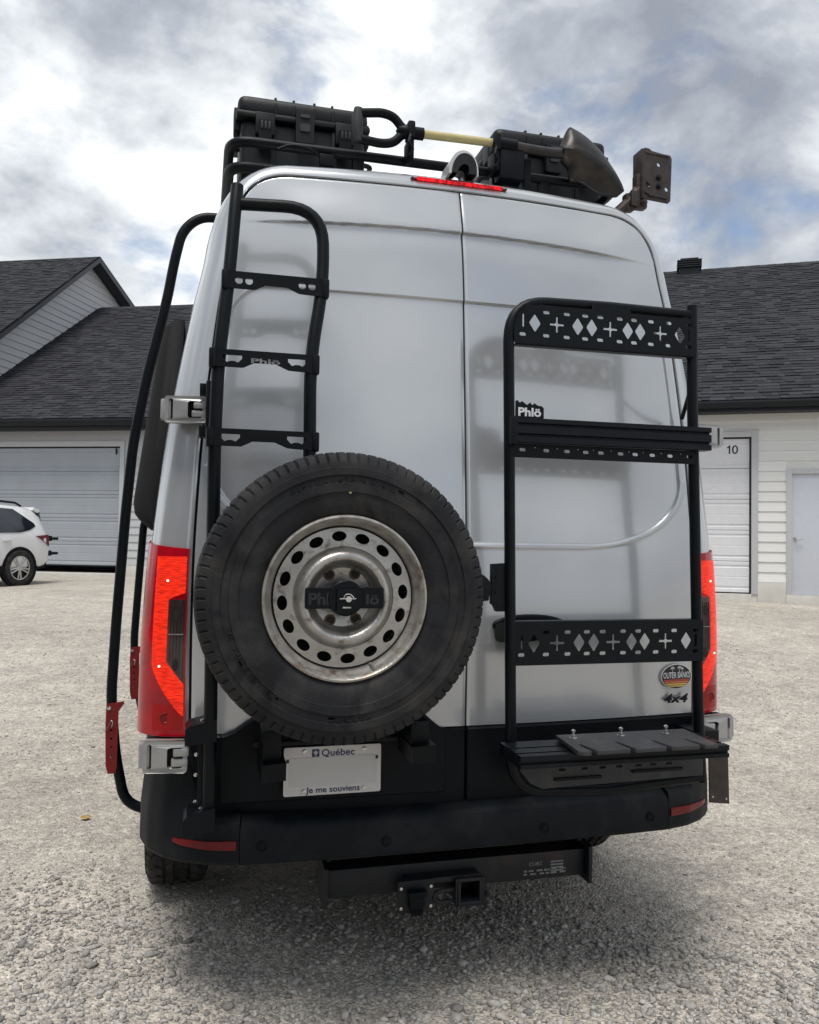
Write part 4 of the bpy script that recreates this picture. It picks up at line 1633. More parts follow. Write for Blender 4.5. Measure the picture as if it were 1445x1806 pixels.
def licence_plate():
    x0, x1, z0, z1 = -0.606, -0.296, 0.684, 0.835
    y = -0.032
    p = MB()
    p.prism(rrect(x0, z0, x1, z1, 0.006, 3), lambda u, v, d: (u, y + d, v), 0.0, 0.003)
    lp = p.build('license_plate', M['plate'], VAN, smooth=0)
    e = MB()
    e.prism(rrect(x0 + 0.016, z0 + 0.028, x1 - 0.014, z0 + 0.118, 0.006, 3), lambda u, v, d: (u, y - 0.0012 + d, v), 0.0, 0.001)
    e.build('blank_field', M['plate_num'], lp, smooth=0)
    text('state_name', 'Québec', xz(x0 + 0.118, y, z1 - 0.030), 0.021, M['navy'], lp, width=0.106, bold=0.014, depth=0.0012)
    text('motto', 'Je me souviens', xz(x0 + 0.070, y, z0 + 0.0075), 0.0185, M['navy'], lp, width=0.172, bold=0.014, depth=0.0012)
    em = MB()
    em.prism([(x0 + 0.088, z1 - 0.031), (x0 + 0.111, z1 - 0.031), (x0 + 0.111, z1 - 0.008), (x0 + 0.088, z1 - 0.008)], lambda u, v, d: (u, y - 0.0012 + d, v), 0, 0.001)
    em.build('emblem', M['navy'], lp, smooth=0)
    fl = MB()
    cx, cz = x0 + 0.0995, z1 - 0.0195
    for px_, pz_, a, b, rt in ((0, 0.002, 0.0022, 0.0075, 0), (-0.0045, 0.001, 0.0016, 0.0055, 0.5), (0.0045, 0.001, 0.0016, 0.0055, -0.5), (0, -0.003, 0.005, 0.0013, 0), (0, -0.007, 0.0016, 0.003, 0)):
        fl.prism(ellipse(cx + px_, cz + pz_, a, b, 10, rt), lambda u, v, d: (u, y - 0.0018 + d, v), 0, 0.0004)
    fl.build('fleur', M['white_print'], lp, smooth=0)
    for x, z in ((x0 + 0.064, z1 - 0.013), (x1 - 0.055, z1 - 0.013), (x0 + 0.064, z0 + 0.013), (x1 - 0.055, z0 + 0.013)):
        s_ = MB()
        s_.lathe([(0.0075, 0.0), (0.0070, 0.003), (0.004, 0.0045), (0.0036, 0.003), (0, 0.003)], Matrix.Translation((x, y, z)) @ Matrix.Rotation(R(90), 4, 'X'), 14)
        s_.build('screw', M['chrome'], lp)
    for x in (x0 + 0.012, x1 - 0.014):
        tb = MB()
        tb.box((x - 0.004, y - 0.002, z1 - 0.047), (x + 0.004, y, z1 - 0.036))
        tb.build('tab', M['black_print'], lp, smooth=0)
    g = MB()
    # arched black garnish behind the plate
    pts = [(-0.80, 0.872)]
    for t in np.linspace(0, 1, 22):
        x = -0.79 + 0.70 * t
        z = 0.872 + 0.058 * min(1, min(smooth01(t / 0.16), smooth01((1 - t) / 0.10)))
        pts.append((x, z))
    pts += [(-0.075, 0.872), (-0.075, 0.662), (-0.80, 0.662)]
    g.prism(pts, lambda u, v, d: (u, -0.008 + d + 0.02 * (abs(u) / 0.8) ** 2, v), -0.012, 0.03)
    gg = g.build('plate_garnish', M['trim'], VAN, smooth=50)
    bv = gg.modifiers.new('bevel', 'BEVEL')
    bv.width = 0.006
    bv.segments = 3
    bv.limit_method = 'ANGLE'
    g2 = MB()
    g2.box((-0.70, -0.029, 0.84), (-0.2, -0.012, 0.853), 0.004)
    g2.build('plate_lamp_strip', M['gap'], gg)


def handle_and_badges():
    h = MB()
    pts = []
    for t in np.linspace(0, 1, 20):
        a = math.pi * t
        pts.append((0.222 - 0.135 * math.cos(a), 1.200 + 0.042 * math.sin(a) ** 0.8))
    for t in np.linspace(0, 1, 12)[1:-1]:
        pts.append((0.357 - 0.27 * t, 1.200 - 0.05 * math.sin(math.pi * t)))
    h.prism(pts, lambda u, v, d: (u, d, v), -0.018, 0.01)
    ho = h.build('door_handle', M['trim'], VAN, smooth=50)
    bv = ho.modifiers.new('bevel', 'BEVEL')
    bv.width = 0.006
    bv.segments = 3
    bv.limit_method = 'ANGLE'
    k = MB()
    k.prism(rrect(0.095, 1.150, 0.140, 1.215, 0.018), lambda u, v, d: (u, d, v), -0.024, -0.014)
    k.build('key_lock', M['gap'], ho)
    g = MB()
    g.box((0.15, -0.034, 1.195), (0.33, -0.018, 1.217), 0.008)
    g.build('grip', M['powder'], ho)
    # oval sticker
    cx, cz, y = 0.812, 1.008, face_y(0.812, 1.0) - 0.0065
    yy = lambda u: face_y(u, 1.0) - 0.0105
    st = MB()
    st.prism(ellipse(cx, cz, 0.0665, 0.0455, 40), lambda u, v, d: (u, yy(u) + d, v), 0.0, 0.001)
    so = st.build('sticker', M['white_print'], VAN, smooth=0)
    s2 = MB()
    s2.prism(ellipse(cx, cz, 0.0635, 0.0425, 40), lambda u, v, d: (u, yy(u) - 0.0008 + d, v), 0.0, 0.0006)
    s2.build('sticker_face', M['black_print'], so, smooth=0)
    for k_, (za, zb, mt) in enumerate(((-0.0155, -0.010, 'st_red'), (-0.0225, -0.017, 'st_orange'), (-0.030, -0.0245, 'st_yellow'), (-0.0365, -0.032, 'st_yellow'))):
        w = 0.060 * math.sqrt(max(0, 1 - (zb / 0.0425) ** 2)) * 0.98
        w2 = 0.060 * math.sqrt(max(0, 1 - (za / 0.0425) ** 2)) * 0.98
        b = MB()
        b.prism([(cx - w2, cz + za), (cx + w2, cz + za), (cx + w, cz + zb), (cx - w, cz + zb)], lambda u, v, d: (u, yy(u) - 0.0014 + d, v), 0, 0.0005)
        b.build('stripe', M[mt], so, smooth=0)
    text('sticker_words', 'OUTER BANKS', lambda u, v, w: (cx - 0.058 + u, yy(cx - 0.058 + u) - 0.0016, cz - 0.005 + v), 0.021, M['white_print'], so, width=0.116, bold=0.012)
    pm_ = MB()
    for ox, oz, s_ in ((-0.018, 0.019, 1.0), (0.012, 0.021, 1.0), (0.024, 0.019, 0.8)):
        pm_.prism([(cx + ox - 0.0008, cz + 0.015), (cx + ox + 0.0008, cz + 0.015), (cx + ox + 0.0006, cz + oz + 0.011 * s_), (cx + ox - 0.0006, cz + oz + 0.011 * s_)], lambda u, v, d: (u, yy(u) - 0.0016 + d, v), 0, 0.0004)
        for a in (20, 70, 110, 160, 200, -20):
            pm_.prism(ellipse(cx + ox + 0.0045 * s_ * math.cos(R(a)), cz + oz + 0.011 * s_ + 0.003 * s_ * math.sin(R(a)), 0.0048 * s_, 0.0012 * s_, 8, R(a)), lambda u, v, d: (u, yy(u) - 0.0016 + d, v), 0, 0.0004)
    pm_.build('palm_print', M['white_print'], so, smooth=0)
    t4 = text('badge', '4x4', lambda u, v, w: (0.755 + u + 0.35 * v, face_y(0.8, 0.93) - 0.012 - w, 0.916 + v), 0.030, M['extr'], VAN, width=0.095, bold=0.02, depth=0.003)
    # extrude the badge a little
    sm = t4.modifiers.new('solid', 'SOLIDIFY')
    sm.thickness = 0.004


def hitch():
    h = MB()
    h.box((-0.455, 0.03, 0.328), (0.455, 0.12, 0.420), 0.008)
    ho = h.build('tow_hitch', M['hitch'], VAN)
    for sg in (1, -1):
        e = MB()
        e.prism([(0.0, 0.31), (0.14, 0.31), (0.16, 0.36), (0.16, 0.46), (0.0, 0.435)], lambda u, v, d: (sg * (0.455 + d), u, v), 0.0, 0.012)
        e.prism([(0.05, 0.44), (0.16, 0.44), (0.25, 0.56), (0.10, 0.56)], lambda u, v, d: (sg * (0.44 + d), u, v), 0.0, 0.012)
        e.build('end_plate', M['hitch'], ho)
    r_ = MB()
    x0, x1, z0, z1 = -0.034, 0.050, 0.300, 0.385
    t = 0.010
    for a, b, c, d in ((x0, x1, z1 - t, z1), (x0, x1, z0, z0 + t), (x0, x0 + t, z0 + t, z1 - t), (x1 - t, x1, z0 + t, z1 - t)):
        r_.box((a, -0.045, c), (b, 0.10, d), 0.002)
    r_.box((x0 - 0.005, -0.045, z0 - 0.006), (x1 + 0.005, -0.028, z0 - 0.0005), 0.003)
    r_.box((x0 - 0.008, -0.043, z0), (x0 - 0.0005, -0.026, z1), 0.003)
    r_.box((x1 + 0.0005, -0.043, z0), (x1 + 0.008, -0.026, z1), 0.003)
    r_.build('receiver_tube', M['hitch'], ho)
    rd = MB()
    rd.box((x0 + t, 0.06, z0 + t), (x1 - t, 0.07, z1 - t))
    rd.build('receiver_bore', M['gap'], ho)
    lp = MB()
    lp.tube([(-0.035, -0.02, 0.345), (-0.095, -0.025, 0.345), (-0.115, -0.025, 0.327), (-0.095, -0.025, 0.308), (-0.035, -0.02, 0.308)], 0.008, 10, 0.02)
    lp.tube([(0.055, -0.02, 0.345), (0.075, -0.025, 0.335), (0.075, -0.025, 0.318), (0.055, -0.02, 0.308)], 0.008, 10, 0.012)
    lp.build('chain_loop', M['hitch'], ho)
    cp = MB()
    cp.prism(rrect(-0.232, 0.285, -0.112, 0.388, 0.006), lambda u, v, d: (u, d, v), -0.028, -0.022)
    cp.box((-0.20, -0.022, 0.37), (0.05, 0.03, 0.388), 0.003)
    cpo = cp.build('socket_plate', M['hitch'], ho)
    sk = MB()
    sk.box((-0.198, -0.052, 0.305), (-0.146, -0.028, 0.352), 0.006)
    sk.box((-0.203, -0.060, 0.345), (-0.141, -0.028, 0.362), 0.004)
    for k in range(6):
        sk.box((-0.190 + k * 0.007, -0.045, 0.280), (-0.186 + k * 0.007, -0.034, 0.305), 0.001)
    sk.build('trailer_socket', M['trim'], cpo)
    for x in (-0.222, -0.122):
        for z in (0.303, 0.366):
            b = MB()
            b.lathe([(0.0055, 0.0), (0.0055, 0.004), (0.0, 0.0045)], Matrix.Translation((x, -0.028, z)) @ Matrix.Rotation(R(90), 4, 'X'), 6)
            b.build('bolt', M['chrome'], cpo)
    text('maker_name', 'CURT', xz(0.245, 0.0295, 0.376), 0.012, M['lamp_grey'], ho, width=0.050, bold=0.02, depth=0.0005)
    lb = MB()
    random.seed(3)
    for r0_, c0, c1 in ((0.356, 0.225, 0.37), (0.345, 0.225, 0.37)):
        x = c0
        while x < c1:
            w = random.choice((0.012, 0.018, 0.022))
            lb.box((x, 0.0288, r0_), (x + w, 0.0298, r0_ + 0.006))
            x += w + random.choice((0.006, 0.012))
    for k in range(4):
        lb.box((0.325, 0.0288, 0.352 + k * 0.010), (0.372, 0.0298, 0.3575 + k * 0.010))
    lb.build('data_label', M['lamp_grey'], ho, smooth=0)


def side_flare():
    # dark padded flare over the side window
    sec = [(-0.95, 2.345), (-0.992, 2.340), (-1.030, 2.312), (-1.050, 2.20), (-1.085, 1.95), (-1.118, 1.70), (-1.128, 1.62), (-1.122, 1.575), (-1.105, 1.552), (-1.06, 1.512), (-0.98, 1.50)]
    rows = []
    for t, k in ((0.70, 0.55), (0.705, 0.8), (0.72, 0.94), (0.745, 1.0), (2.2, 1.0), (2.24, 0.9), (2.26, 0.6)):
        rows.append([(-0.985 + (x + 0.985) * k if x < -0.985 else x, t, 1.92 + (z - 1.92) * (0.985 + 0.015 * k)) for x, z in sec])
    m = MB().grid(rows)
    k0 = len(rows[0])
    m.f.append(tuple(range(k0)))
    m.build('window_flare', M['vinyl'], VAN, smooth=50)


def mud_flap():
    m = MB()
    m.prism([(0.0, 0.0), (0.092, 0.008), (0.100, -0.20), (0.005, -0.185)], lambda u, v, d: (0.995 + u, 0.10 + d + 0.15 * u, 0.705 + v), 0.0, 0.005)
    mo = m.build('side_plate', M['brown_steel'], VAN, smooth=0)
    h = MB()
    for u, v in ((0.02, -0.01), (0.08, -0.005), (0.02, -0.165), (0.085, -0.18)):
        h.lathe([(0.004, 0), (0.004, 0.0015), (0, 0.002)], Matrix.Translation((0.995 + u, 0.10 + 0.15 * u, 0.705 + v)) @ Matrix.Rotation(R(90), 4, 'X'), 10)
    h.build('rivet', M['grey_print'], mo)


body_shell()
for sg in (-1, 1):
    door(sg)
    tail_light(sg)
hinge(0.990, 0.862, 1.846, 1.928, -1, 0.055)
hinge(0.990, 0.862, 1.846, 1.928, 1, 0.055)
hinge(1.030, 0.898, 0.770, 0.868, -1, 0.045)
hinge(1.030, 0.898, 0.770, 0.868, 1, 0.045)
bumper()
van_wheels()
third_light()
licence_plate()
handle_and_badges()
hitch()
side_flare()
mud_flap()


# ------------------------------------------------------------------ ladder
def ladder():
    t = thing('rear_ladder', (-0.69, -0.12, 0.66), 'black tubular ladder with cut-out rungs on the left rear door', 'ladder')
    m = MB()
    m.tube([(-0.785, -0.045, 2.585), (-0.790, -0.06, 2.52), (-0.806, -0.10, 2.28), (-0.833, -0.13, 2.02), (-0.839, -0.14, 1.77), (-0.836, -0.135, 1.3), (-0.833, -0.12, 1.0), (-0.832, -0.10, 0.655)], 0.0195, 18, 0.10)
    m.build('rail', M['powder'], t)
    m = MB()
    m.tube([(-0.778, -0.05, 2.528), (-0.52, -0.062, 2.538), (-0.517, -0.095, 2.29), (-0.560, -0.135, 2.04), (-0.557, -0.14, 1.78), (-0.557, -0.14, 1.15)], 0.0195, 18, [0.20, 0.12, 0.12, 0.1])
    m.build('rail', M['powder'], t)
    for zt, xl, xr, y, word in ((2.293, -0.825, -0.507, -0.125, False), (2.048, -0.857, -0.537, -0.155, True), (1.812, -0.860, -0.535, -0.162, False)):
        W = xr - xl
        H = 0.052
        pts = [(0.004, 0), (0, -0.006), (0, -H + 0.006), (0.004, -H), (W * 0.30, -H), (W * 0.40, -H + 0.016), (W * 0.60, -H + 0.016), (W * 0.72, -H), (W - 0.004, -H - 0.004), (W, -H), (W, -0.006), (W - 0.004, 0)]
        holes = []
        for c in (0.20, 0.80):
            x = W * c
            if word or zt < 1.9:
                holes.append([(x - 0.028, -0.016), (x + 0.028, -0.016), (x + 0.028, -0.026), (x + 0.016, -0.038), (x + 0.006, -0.034), (x - 0.006, -0.034), (x - 0.016, -0.038), (x - 0.028, -0.026)])
            else:
                holes.append(ellipse(x - 0.016, -0.027, 0.0115, 0.0115, 16))
                holes.append(ellipse(x + 0.014, -0.027, 0.0115, 0.0115, 16))
        r_ = plate('rung', [pts] + holes, lambda u, v, w, y=y, xl=xl, zt=zt: (xl + u, y - w + 0.003, zt + v), 0.006, M['powder'], t)
        tb = MB()
        tb.box((xl + 0.02, y + 0.004, zt - 0.006), (xr - 0.02, y + 0.055, zt - 0.001), 0.002)
        tb.box((xl - 0.004, y - 0.004, zt - H - 0.003), (xl + 0.018, y + 0.03, zt + 0.003), 0.006)
        tb.box((xr - 0.018, y - 0.004, zt - H - 0.006), (xr + 0.004, y + 0.03, zt + 0.001), 0.006)
        tb.build('tread', M['powder'], r_)
        if word:
            text('lettering', 'Phlö', xz(xl + W * 0.37, y - 0.001, zt - 0.037), 0.014, M['lamp_grey'], r_, width=W * 0.27, bold=0.03, depth=0.001)
    # mounting blocks and hinge strip at the foot
    for z in (0.925, 0.665):
        b = MB()
        b.prism([(-0.905, z - 0.045), (-0.905, z), (-0.895, z + 0.012), (-0.82, z + 0.030), (-0.815, z + 0.030), (-0.815, z - 0.035)], lambda u, v, d: (u, d, v), -0.135, -0.03)
        b.build('mount_block', M['powder'], t)
    for lo_, hi_ in (((-0.865, -0.10, 0.66), (-0.846, -0.06, 0.90)), ((-0.866, -0.11, 1.80), (-0.852, -0.02, 1.96)), ((-0.885, -0.03, 1.93), (-0.862, 0.03, 1.965)), ((-0.885, -0.03, 1.80), (-0.862, 0.03, 1.835))):
        s_ = MB()
        s_.box(lo_, hi_, 0.003)
        s_.build('hinge_strip', M['powder'], t)
    bo = MB()
    for z in (0.70, 0.78, 0.84):
        bo.lathe([(0.006, 0), (0.006, 0.004), (0, 0.005)], Matrix.Translation((-0.872, -0.07, z)) @ Matrix.Rotation(R(90), 4, 'X'), 8)
    for k in range(2):
        bo.lathe([(0.007, 0), (0.006, 0.005), (0, 0.006)], Matrix.Translation((-0.855 + 0.025 * k, -0.10, 0.688 + 0.009 * k)), 8)
        bo.lathe([(0.007, 0), (0.006, 0.005), (0, 0.006)], Matrix.Translation((-0.855 + 0.025 * k, -0.10, 0.946 + 0.009 * k)), 8)
    bo.build('bolt', M['chrome'], t)


# ------------------------------------------------------------------ spare wheel on its carrier
def spare_wheel():
    cx, cy, cz = -0.490, -0.330, 1.332
    t = thing('spare_wheel', (cx, cy + 0.12, 0.95), 'dusty spare tyre on a rusty silver steel rim hung on the rear door', 'wheel')
    T = Matrix.Translation((cx, cy, cz)) @ Matrix.Rotation(R(90), 4, 'X')     # local z -> -y
    Rt, W = 0.399, 0.245
    m = MB()
    tyre(m, T, Rt, W, 0.222, 84, 0.006, 6, 0.0045)
    ty = m.build('tyre', M['tyre'], t, smooth=28)
    fz = W / 2 - 0.012      # face level
    mk = MB()
    rs = random.Random(5)
    for a0, a1, ra in ((62, 118, 0.318), (196, 236, 0.316), (262, 282, 0.318), (-28, 22, 0.300), (128, 158, 0.300)):
        a = a0
        while a < a1:
            w = rs.choice((1.6, 2.2, 2.8))
            hgt = 0.016 if ra > 0.31 else 0.010
            for k in range(rs.choice((2, 3))):
                if rs.random() < 0.5:      # upright stroke
                    b0 = a + w * k / 3
                    b1, q0, q1 = b0 + 0.5, ra - hgt / 2, ra + hgt / 2
                else:                      # cross stroke
                    b0, b1 = a, a + w
                    q0 = ra - hgt / 2 + hgt * rs.choice((0.0, 0.45, 0.82))
                    q1 = q0 + 0.003
                zt = W * 0.497 + 0.0026
                mk.add([T @ Vector((r_ * math.cos(R(b)), r_ * math.sin(R(b)), z_)) for z_ in (zt, zt - 0.004) for r_, b in ((q0, b0), (q1, b0), (q1, b1), (q0, b1))],
                       [(0, 1, 2, 3), (0, 4, 5, 1), (1, 5, 6, 2), (2, 6, 7, 3), (3, 7, 4, 0)])
            a += w + 1.1
    mk.build('mould_mark', M['tyre'], ty, smooth=0, kind='stuff')
    # moulded contour lines on the sidewall
    for k, (a0, a1, ra, rb) in enumerate(((-40, 48, 0.318, 0.296), (78, 150, 0.322, 0.298), (172, 228, 0.316, 0.297), (246, 300, 0.322, 0.300))):
        path = []
        for i in range(31):
            a = R(a0 + (a1 - a0) * i / 30)
            e = min(i, 30 - i)
            rad = ra if e > 4 else rb + (ra - rb) * e / 4
            path.append(T @ Vector((rad * math.cos(a), rad * math.sin(a), W * 0.4975 + (0.0005 if 0.29 < rad < 0.31 else -0.0012))))
        cl_ = MB()
        cl_.tube(path, 0.0011, 6)
        cl_.build('mould_line', M['tyre'], ty)
    # rim lip and barrel
    rm = MB()
    rm.lathe([(0.216, -0.11), (0.216, fz - 0.02), (0.2235, fz - 0.016), (0.2265, fz - 0.006), (0.2245, fz + 0.003), (0.219, fz + 0.005), (0.213, fz - 0.001), (0.209, fz - 0.018), (0.203, fz - 0.030), (0.1985, fz - 0.036), (0.196, fz - 0.060), (0.190, fz - 0.10)], T, 96)
    rmo = rm.build('rim', M['rim_lip'], t, smooth=50)
    # annular disc with sixteen vent holes
    n = 16
    polys = [ellipse(0, 0, 0.1915, 0.1915, 96), ellipse(0, 0, 0.140, 0.140, 96)[::-1]]
    for k in range(n):
        a = 2 * math.pi * (k + 0.22) / n
        polys.append(ellipse(0.168 * math.cos(a), 0.168 * math.sin(a), 0.0138, 0.0205, 18, a))
    fnT = lambda u, v, w: tuple(T @ Vector((u, v, fz - 0.048 + w + 0.10 * (0.1955 - math.hypot(u, v)) * 0.5)))
    d = plate('disc', polys, fnT, 0.005, M['rim'], t)
    dish = MB()
    dish.lathe([(0.1415, fz - 0.0455), (0.138, fz - 0.043), (0.132, fz - 0.030), (0.125, fz - 0.018), (0.117, fz - 0.012), (0.109, fz - 0.012), (0.101, fz - 0.019), (0.095, fz - 0.034), (0.090, fz - 0.052), (0.085, fz - 0.060), (0.079, fz - 0.062), (0.0, fz - 0.062)], T, 96)
    dish.build('dish', M['rim'], d, smooth=60)
    ho = MB()
    rg = MB()
    for k in range(6):
        a = R(60 * k + 62)
        Tk = T @ Matrix.Translation((0.072 * math.cos(a), 0.072 * math.sin(a), fz - 0.0625))
        rg.lathe([(0.0165, 0.0), (0.0155, 0.003), (0.0115, 0.0035), (0.0105, -0.001)], Tk, 20)
        ho.lathe([(0.0108, 0.0012), (0.0, 0.0012)], Tk, 20)
    rg.build('bolt_seat', M['rust'], d, smooth=50)
    ho.build('bolt_hole', M['gap'], d)
    bk = MB()
    bk.lathe([(0.19, fz - 0.13), (0.0, fz - 0.13)], T, 40)
    bk.build('brake_side', M['under'], t)
    # valve
    v = MB()
    p0 = T @ Vector((0.075, -0.182, fz - 0.035))
    p1 = T @ Vector((0.084, -0.196, fz - 0.002))
    v.tube([p0, p1], 0.0055, 10)
    v.build('valve', M['rim'], t)
    # black clamp bar over the hub
    fn = xz(cx, cy - fz + 0.0105, cz)
    cb = plate('clamp_bar', [rrect(-0.110, -0.028, 0.104, 0.028, 0.005)], fn, 0.007, M['powder'], t)
    c2 = MB()
    c2.lathe([(0.0485, -0.02), (0.0485, 0.0065), (0.046, 0.009), (0.0, 0.009)], Matrix.Translation((cx, cy - fz + 0.012, cz)) @ Matrix.Rotation(R(90), 4, 'X'), 40)
    c2.box((cx - 0.027, cy - fz - 0.006, cz - 0.040), (cx + 0.027, cy - fz + 0.006, cz + 0.026), 0.003)
    c2.build('clamp_disc', M['powder'], cb)
    lt = text('lettering', 'Phl', xz(cx - 0.101, cy - fz + 0.0068, cz - 0.016), 0.030, M['dim_print'], cb, width=0.056, bold=0.03, depth=0.0005)
    lt2 = text('lettering', 'lö', xz(cx + 0.056, cy - fz + 0.0068, cz - 0.016), 0.026, M['dim_print'], cb, width=0.036, bold=0.03, depth=0.0005)
    pn = MB()
    yb = cy - fz - 0.006
    pn.tube([(cx + 0.002, yb + 0.01, cz), (cx + 0.002, yb - 0.022, cz)], 0.008, 14)
    pn.tube([(cx - 0.022, yb - 0.018, cz + 0.001), (cx + 0.022, yb - 0.018, cz + 0.001)], 0.0016, 8)
    pn.tube([(cx - 0.012, yb - 0.018, cz + 0.001), (cx - 0.008, yb - 0.02, cz + 0.013), (cx + 0.006, yb - 0.02, cz + 0.014), (cx + 0.016, yb - 0.018, cz + 0.004)], 0.0016, 8, 0.006)
    pn.build('locking_pin', M['chrome'], cb)
    sl = MB()
    sl.box((cx - 0.010, cy - fz - 0.0075, cz - 0.026), (cx + 0.012, cy - fz - 0.0062, cz - 0.022))
    sl.build('bar_label', M['grey_print'], cb)
    # wear marks
    dt = MB()
    dt.lathe([(0.004, 0.0), (0.0036, 0.0012), (0.0, 0.0016)], T @ Matrix.Translation((0.004, 0.286, W * 0.497 + 0.0015)), 12)
    dt.build('balance_dot', M['handle_wood'], ty)

    # carrier: arms, backing disc, cradle brackets
    c = thing('tyre_carrier', (-0.45, -0.05, 0.80), 'black steel carrier behind the spare tyre with cradle brackets', 'tyre carrier')
    a = MB()
    a.lathe([(0.0, 0.0), (0.29, 0.0), (0.31, 0.01), (0.31, 0.04), (0.29, 0.05), (0.0, 0.05)], Matrix.Translation((-0.37, -0.055, 1.17)) @ Matrix.Rotation(R(90), 4, 'X'), 64)
    a.build('backing_disc', M['trim'], c, smooth=50)
    a = MB()
    a.box((-0.62, -0.215, 1.20), (-0.40, -0.10, 1.46), 0.01)
    a.box((-0.85, -0.165, 1.30), (0.02, -0.115, 1.36), 0.008)
    a.build('arm', M['powder'], c)
    for x0, x1, z0, z1 in ((-0.690, -0.628, 0.79, 0.90), (-0.245, -0.180, 0.82, 0.91)):
        b = MB()
        b.box((x0 + 0.004, -0.20, z0 + 0.03), (x1 - 0.004, -0.05, z1 + 0.03), 0.004)
        b.prism([(x0, z0), (x1 + 0.008, z0 + 0.004), (x1 + 0.008, z0 + 0.055), (x0, z0 + 0.05)], lambda u, v, d: (u, d, v), -0.235, -0.05)
        b.build('cradle_bracket', M['powder'], c)
    hb = MB()
    fn2 = lambda u, v, w: (0.045 + u, -0.135 - w, 1.345 + v)
    plate('hinge_plate', [[(-0.012, 0.072), (0.034, 0.075), (0.034, -0.080), (0.005, -0.080), (-0.004, -0.06), (-0.012, -0.055)]] + [ellipse(-0.001, 0.05, 0.004, 0.005, 12), ellipse(0.001, 0.03, 0.002, 0.006, 8), ellipse(0.0, -0.02, 0.002, 0.006, 8), ellipse(0.002, -0.065, 0.003, 0.004, 10)], fn2, 0.02, M['powder'], c)
    hb.tube([(-0.02, -0.13, 1.26), (-0.02, -0.13, 1.42)], 0.016, 14)
    hb.lathe([(0.0, -0.03), (0.045, -0.025), (0.05, 0.0), (0.045, 0.025), (0.0, 0.03)], Matrix.Translation((-0.02, -0.14, 1.34)) @ Matrix.Rotation(R(90), 4, 'X'), 24)
    hb.build('pivot', M['powder'], c)


# ------------------------------------------------------------------ cargo rack on the right door
def pattern(x0, x1, z0, z1, tri=False):
    """cut-outs of the rack plates: normalised from the photograph"""
    W, H = x1 - x0, z1 - z0
    holes = []
    U = lambda u: x0 + W * u
    for u in (0.108, 0.336, 0.412, 0.610, 0.680, 0.905):
        holes.append(diamond(U(u), z0 + H * 0.55, 0.0215, 0.031))
    for u in (0.224, 0.513, 0.793):
        holes.append(plus(U(u), z0 + H * 0.55, 0.0255, 0.0036))
    for u in (0.168, 0.277, 0.376, 0.458, 0.565, 0.645, 0.740, 0.840, 0.958):
        holes.append(slot(U(u), z0 + H * 0.845, 0.0235, 0.0115))
    for u in (0.045, 0.168, 0.277, 0.376, 0.458, 0.565, 0.645, 0.740, 0.840, 0.955):
        holes.append(slot(U(u), z0 + H * 0.245, 0.0235, 0.0115))
    holes.append(slot(U(0.047), z0 + H * 0.60, 0.007, 0.044))
    holes.append(slot(U(0.957), z0 + H * 0.55, 0.010, 0.044))
    return holes


